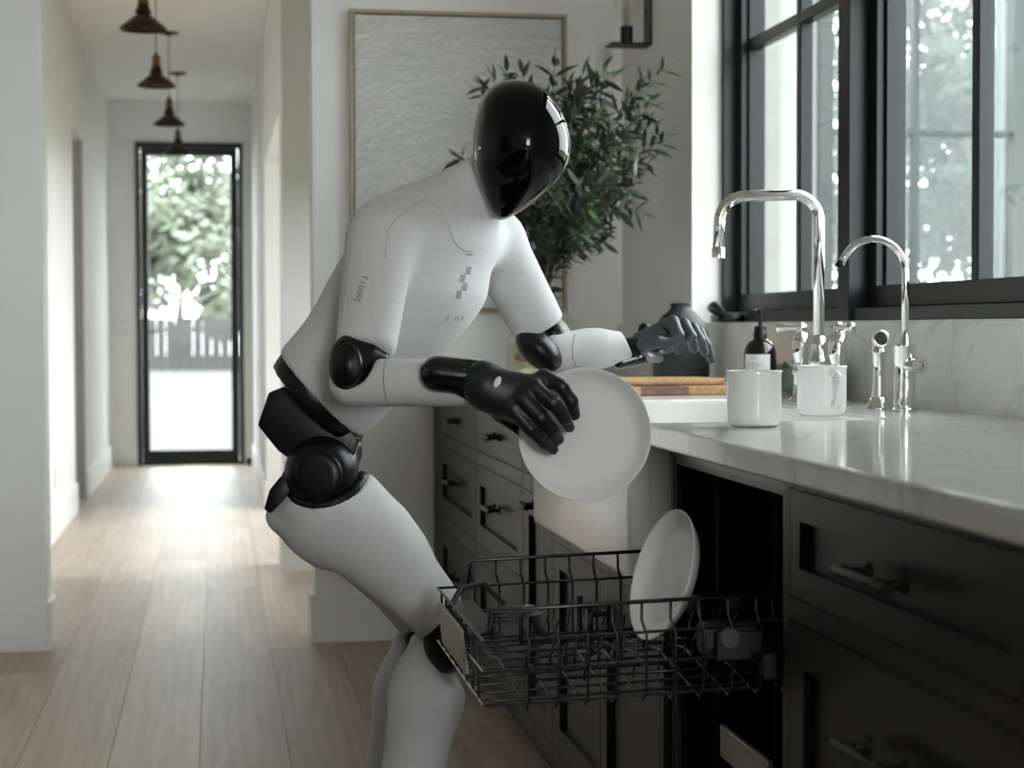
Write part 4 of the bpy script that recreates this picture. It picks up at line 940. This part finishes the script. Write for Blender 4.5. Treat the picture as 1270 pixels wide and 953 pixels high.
# near arm: elbow, forearm
def disc(name, c, nrm, rx, prof, mtl, parent, upv=None, sq=1.0):
    nrm = Vector(nrm).normalized(); upv = upv or up; a = (upv - nrm * upv.dot(nrm)).normalized()
    b = a.cross(nrm); vs = []; n = 40
    for (r, hh) in prof:
        for k in range(n):
            t = 2 * math.pi * k / n; vs.append(Vector(c) + nrm * hh + a * math.sin(t) * r * rx * sq + b * math.cos(t) * r * rx)
    m_ = len(prof); fs = [(i * n + k, i * n + (k + 1) % n, (i + 1) * n + (k + 1) % n, (i + 1) * n + k) for i in range(m_ - 1) for k in range(n)]
    return make(name, vs, fs, mtl, parent, smooth=True)
cf = lambda a: (-fw + a).normalized()
en = cf(-rt * .25 + up * .05)
eN = sdf_obj('elbow_joint', smin(.012, ell(at(434, 452, 2.748), (rt, up, fw), (.0335, .0475, .034)), cap(at(452, 440, 2.76), at(466, 446, 2.77), .03, .022)), [at(440, 450, 2.75)], .075, .004, 'joint_black', rob)
disc('elbow_cap', at(430, 453, 2.716), en, .0235, [(1.0, -.006), (.99, .0), (.93, .0035), (.55, .0035), (.5, .0055), (.0001, .0065)], 'joint_black', eN, sq=1.45)
fN0, fN1 = at(438, 475, 2.765), at(602, 475, 2.705)
fdir = (fN1 - fN0).normalized()
fore = cap(fN0, fN1, .0375, .0365)
endp = slab(at(597, 480, 2.705), (fdir + up * -.12 + rt * .25).normalized())
cutc = cap(at(546, 463, 2.66), at(620, 458, 2.655), .0215, .024)
bite = ell(at(437, 446, 2.74), (rt, up, fw), (.033, .042, .06))
fore_f = smax(.004, smax(.006, smax(.006, fore, endp), lambda P: -cutc(P)), lambda P: -bite(P))
foreN = sdf_obj('forearm', fore_f, [fN0, fN1], .055, .004, 'shell_white', rob)
BF = bvh_of(foreN)
on_surface(spl([(479.5, 444), (476, 460), (476, 480), (481, 503)]), BF, .0008, 'shell_joint_line', 'line_grey', foreN, 2, .0)
sdf_obj('wrist_cuff', smin(.01, cap(at(543, 464, 2.688), at(600, 470, 2.692), .028, .028), cap(at(583, 478, 2.70), at(598, 486, 2.70), .026, .024)), [at(543, 463, 2.69), at(600, 480, 2.70)], .05, .004, 'joint_gloss', rob)
mb = MB(); mb.tube([at(574, 459.5, 2.661), at(578, 457, 2.660)], .0022, 8); mb.build('status_light', 'led_blue', rob)
# hand holding the plate
def chain(ps, rs, k=.004): return smin(k, *[cap(ps[i], ps[i + 1], rs[i], rs[i + 1]) for i in range(len(ps) - 1)])
Zf = 2.672
F1 = [at(674, 467, 2.672), at(697, 480, 2.658), at(709, 498, 2.664), at(713, 515, 2.680)]
F2 = [at(664, 482, 2.650), at(686, 500, 2.642), at(700, 518, 2.655), at(706, 530, 2.674)]
F3 = [at(650, 496, 2.646), at(671, 518, 2.640), at(685, 534, 2.654), at(693, 545, 2.672)]
F4 = [at(636, 508, 2.650), at(658, 532, 2.645), at(675, 549, 2.656), at(686, 558, 2.672)]
palm = smin(.016, cap(at(604, 476, 2.675), at(660, 482, 2.668), .026, .021), cap(at(604, 486, 2.675), at(650, 496, 2.665), .027, .021), cap(at(600, 484, 2.68), at(636, 510, 2.668), .026, .018), cap(at(598, 470, 2.68), at(606, 482, 2.68), .027, .028))
thumb = chain([at(620, 512, 2.69), at(645, 530, 2.735), at(668, 536, 2.752)], [.015, .012, .0095])
hand_f = smin(.010, palm, smin(.003, chain(F1, [.0125, .0108, .0098, .0086]), chain(F2, [.0128, .0112, .010, .0088]), chain(F3, [.0128, .011, .010, .0088]), chain(F4, [.0122, .0105, .0095, .0084])), thumb)
hN = sdf_obj('hand', hand_f, [at(590, 460, 2.66), at(712, 560, 2.66), at(640, 500, 2.76)], .05, .003, 'glove', rob)
BH = bvh_of(hN); hp = hit(617, 474, BH, .0)
disc('wrist_sensor', hp, cf(up * .25), .0048, [(1.0, -.003), (1.0, .001), (.8, .0022), (.0001, .0026)], 'sensor_white', hN, sq=1.9, upv=(up + rt * .45).normalized())
# far arm
eF = sdf_obj('elbow_joint', smin(.02, ell(at(668, 434, 3.205), ((rt + up * -.9).normalized(), (up + rt * .9).normalized(), fw), (.050, .030, .044)), cap(at(688, 414, 3.25), at(701, 421, 3.26), .02, .012)), [at(675, 435, 3.2)], .09, .004, 'joint_black', rob)
gF0, gF1 = at(688, 436, 3.25), at(784, 431, 3.30)
foreF = smax(.006, smin(.02, cap(gF0, at(740, 433, 3.275), .036, .034), cap(at(730, 433, 3.275), gF1, .034, .030)), slab(at(779, 430, 3.3), (rt + up * .45).normalized()))
foreF = smax(.005, foreF, lambda P: -cap(at(765, 452, 3.255), at(800, 446, 3.255), .013, .02)(P))
foreF = smax(.004, foreF, lambda P: -ell(at(666, 444, 3.215), ((rt + up * -.9).normalized(), (up + rt * .9).normalized(), fw), (.048, .030, .05))(P))
fF = sdf_obj('forearm', foreF, [gF0, gF1], .06, .004, 'shell_white', rob)
on_surface(spl([(713, 414), (710, 430), (711, 445), (716, 456)]), bvh_of(fF), .0009, 'shell_joint_line', 'line_grey', fF, 2, .0)
sdf_obj('wrist_cuff', smin(.01, cap(at(768, 450, 3.285), at(796, 442, 3.29), .012, .016), cap(at(776, 434, 3.30), at(800, 430, 3.31), .022, .022)), [at(765, 450, 3.28), at(800, 430, 3.31)], .04, .004, 'joint_gloss', rob)
G1_ = [at(826, 404, 3.31), at(834, 400, 3.285), at(841, 416, 3.27), at(841, 434, 3.285)]
G2_ = [at(838, 406, 3.335), at(848, 403, 3.31), at(857, 418, 3.295), at(861, 433, 3.31)]
G3_ = [at(848, 410, 3.365), at(859, 407, 3.345), at(868, 422, 3.335), at(874, 437, 3.345)]
G4_ = [at(854, 416, 3.395), at(867, 412, 3.38), at(876, 428, 3.375), at(882, 446, 3.38)]
palmF = smin(.014, cap(at(796, 424, 3.31), at(826, 408, 3.32), .020, .018), cap(at(800, 430, 3.32), at(846, 418, 3.375), .021, .017), cap(at(798, 436, 3.30), at(826, 428, 3.30), .018, .017))
thF = chain([at(798, 428, 3.275), at(815, 424, 3.262), at(830, 424, 3.27)], [.014, .0125, .010])
hF_f = smin(.008, palmF, smin(.002, chain(G1_, [.013, .0128, .0115, .0095]), chain(G2_, [.013, .0122, .011, .0092]), chain(G3_, [.0125, .0115, .0105, .009]), chain(G4_, [.012, .0105, .0095, .0085])), thF)
hF = sdf_obj('hand', hF_f, [at(785, 420, 3.26), at(785, 440, 3.33), at(885, 446, 3.39)], .05, .003, 'glove_grey', rob)
disc('palm_pad', at(808, 441, 3.285), cf(-up * .5), .023, [(1, -.012), (1, .004), (.9, .009), (.0001, .011)], 'sensor_steel', hF, sq=.5, upv=(up + rt * .3).normalized())
disc('palm_sensor', at(820, 436, 3.277), cf(-up * .3), .009, [(1, -.004), (1, 0), (.8, .003), (.0001, .0035)], 'sensor_steel', hF, sq=.55)
disc('knuckle_cap', at(799, 408, 3.33), cf(up * .3), .011, [(1, -.012), (1, .002), (.7, .006), (.0001, .007)], 'joint_black', hF)
# pelvis and hips
pel = [(319, 528), (333, 487), (350, 481), (380, 488), (398, 498), (446, 545), (438, 568), (420, 580), (380, 585), (345, 560)]
o = MB().prism([at(x, y, 2.955) for x, y in pel], (fw * Vector((1, 1, 0))).normalized() * .22 - rt * .01).build('pelvis', 'joint_black', rob, bevel=.006, seg=2, auto=.5)
MB().tube([at(392.5, 499, 2.95), at(396, 503, 2.95), at(395.5, 510, 2.95)], .0014, 6).build('hip_light', 'sensor_white', o)
hipc = at(399, 585, 2.97)
sdf_obj('hip_joint', smin(.01, smax(.01, ell(hipc, (rt, up, fw), (.062, .062, .064)), slab(at(392, 590, 2.92), cf(-rt * .1))), cap(at(420, 560, 3.0), at(390, 560, 3.1), .04, .04)), [hipc, at(390, 560, 3.1)], .09, .004, 'joint_black', rob)
disc('hip_cap', at(394, 590, 2.921), cf(-rt * .1), .041, [(1.0, -.012), (1.0, .0), (.95, .004), (.6, .005), (.0001, .0055)], 'joint_black', rob)
MB().prism([at(x, y, 2.955) for x, y in [(327, 632), (334, 608), (347, 592), (360, 588), (368, 601), (350, 622), (335, 638)]], (fw * Vector((1, 1, 0))).normalized() * .09).build('hip_fin', 'joint_black', rob, bevel=.004, auto=.5)
MB().prism([at(x, y, 2.975) for x, y in [(346, 596), (356, 575), (368, 570), (374, 600), (362, 606)]], (fw * Vector((1, 1, 0))).normalized() * .06).build('hip_fin', 'joint_black', rob, bevel=.004, auto=.5)
def leg(dh, dk, dd):
    def A(x, y, d):
        t = min(1, max(0, (y - 600) / 170)); return at(x + dh * (1 - t) + dk * t, y, d + dd)
    th = smin(.03, cap(A(412, 638, 3.0), A(480, 689, 3.01), .087, .064), cap(A(480, 689, 3.01), A(549, 769, 3.02), .064, .0495), cap(A(352, 640, 3.01), A(400, 648, 3.01), .030, .07), cap(A(446, 612, 2.99), A(470, 650, 3.0), .032, .045))
    sock = ell(A(397, 572, 2.96), (rt, up, fw), (.082, .079, .12))
    tcut = slab(A(549, 768, 3.02), (A(549, 768, 3.02) - A(500, 718, 3.02)).normalized())
    tf = smax(.010, smax(.006, th, tcut), lambda P: -sock(P))
    t_ = sdf_obj('thigh', tf, [A(352, 632, 3), A(452, 672, 3), A(549, 772, 3.02)], .105, .005, 'suit', rob)
    ltf = smax(.003, lambda P: th(P) + .003, lambda P: np.maximum(-(sock(P) + .0125), sock(P) - .004))
    sdf_obj('hip_trim', ltf, [A(352, 632, 3), A(452, 672, 3)], .105, .005, 'joint_black', t_)
    sdf_obj('knee_joint', smin(.02, cap(A(550, 770, 3.02), A(552, 806, 3.03), .034, .036), ell(A(556, 800, 3.02), (rt, up, fw), (.034, .045, .044))), [A(540, 790, 3.02)], .09, .005, 'joint_black', rob)
    sh = smin(.018, cap(A(519, 796, 3.03), A(521, 850, 3.03), .016, .046), cap(A(522, 840, 3.03), A(530, 868, 3.03), .044, .061), cap(A(528, 866, 3.03), A(512, 960, 3.03), .064, .052), cap(A(512, 960, 3.03), A(502, 1110, 3.05), .052, .034))
    kc = ell(A(572, 812, 3.0), ((rt * .6 - up * .8).normalized(), (up * .6 + rt * .8).normalized(), fw), (.085, .048, .06))
    sf = smax(.008, sh, lambda P: -kc(P))
    s_ = sdf_obj('shin', sf, [A(524, 790, 3.05), A(502, 1115, 3.05)], .10, .006, 'suit', rob)
    an = A(502, 1112, 3.05); an.z = .075; toe = (rt * Vector((1, 1, 0)) - fw * Vector((1, 1, 0)) * .2).normalized()
    ff = smin(.02, cap(an, an - Vector((0, 0, .02)), .035, .036), cap(an - toe * .05 - Vector((0, 0, .035)), an + toe * .14 - Vector((0, 0, .042)), .036, .030))
    ff = smax(.006, ff, slab(Vector((0, 0, 0.002)), Vector((0, 0, -1))))
    sdf_obj('foot', ff, [an - toe * .08, an + toe * .18, Vector((an.x, an.y, 0))], .06, .006, 'joint_black', rob)
leg(0, 0, 0)
leg(4, -22, .21)
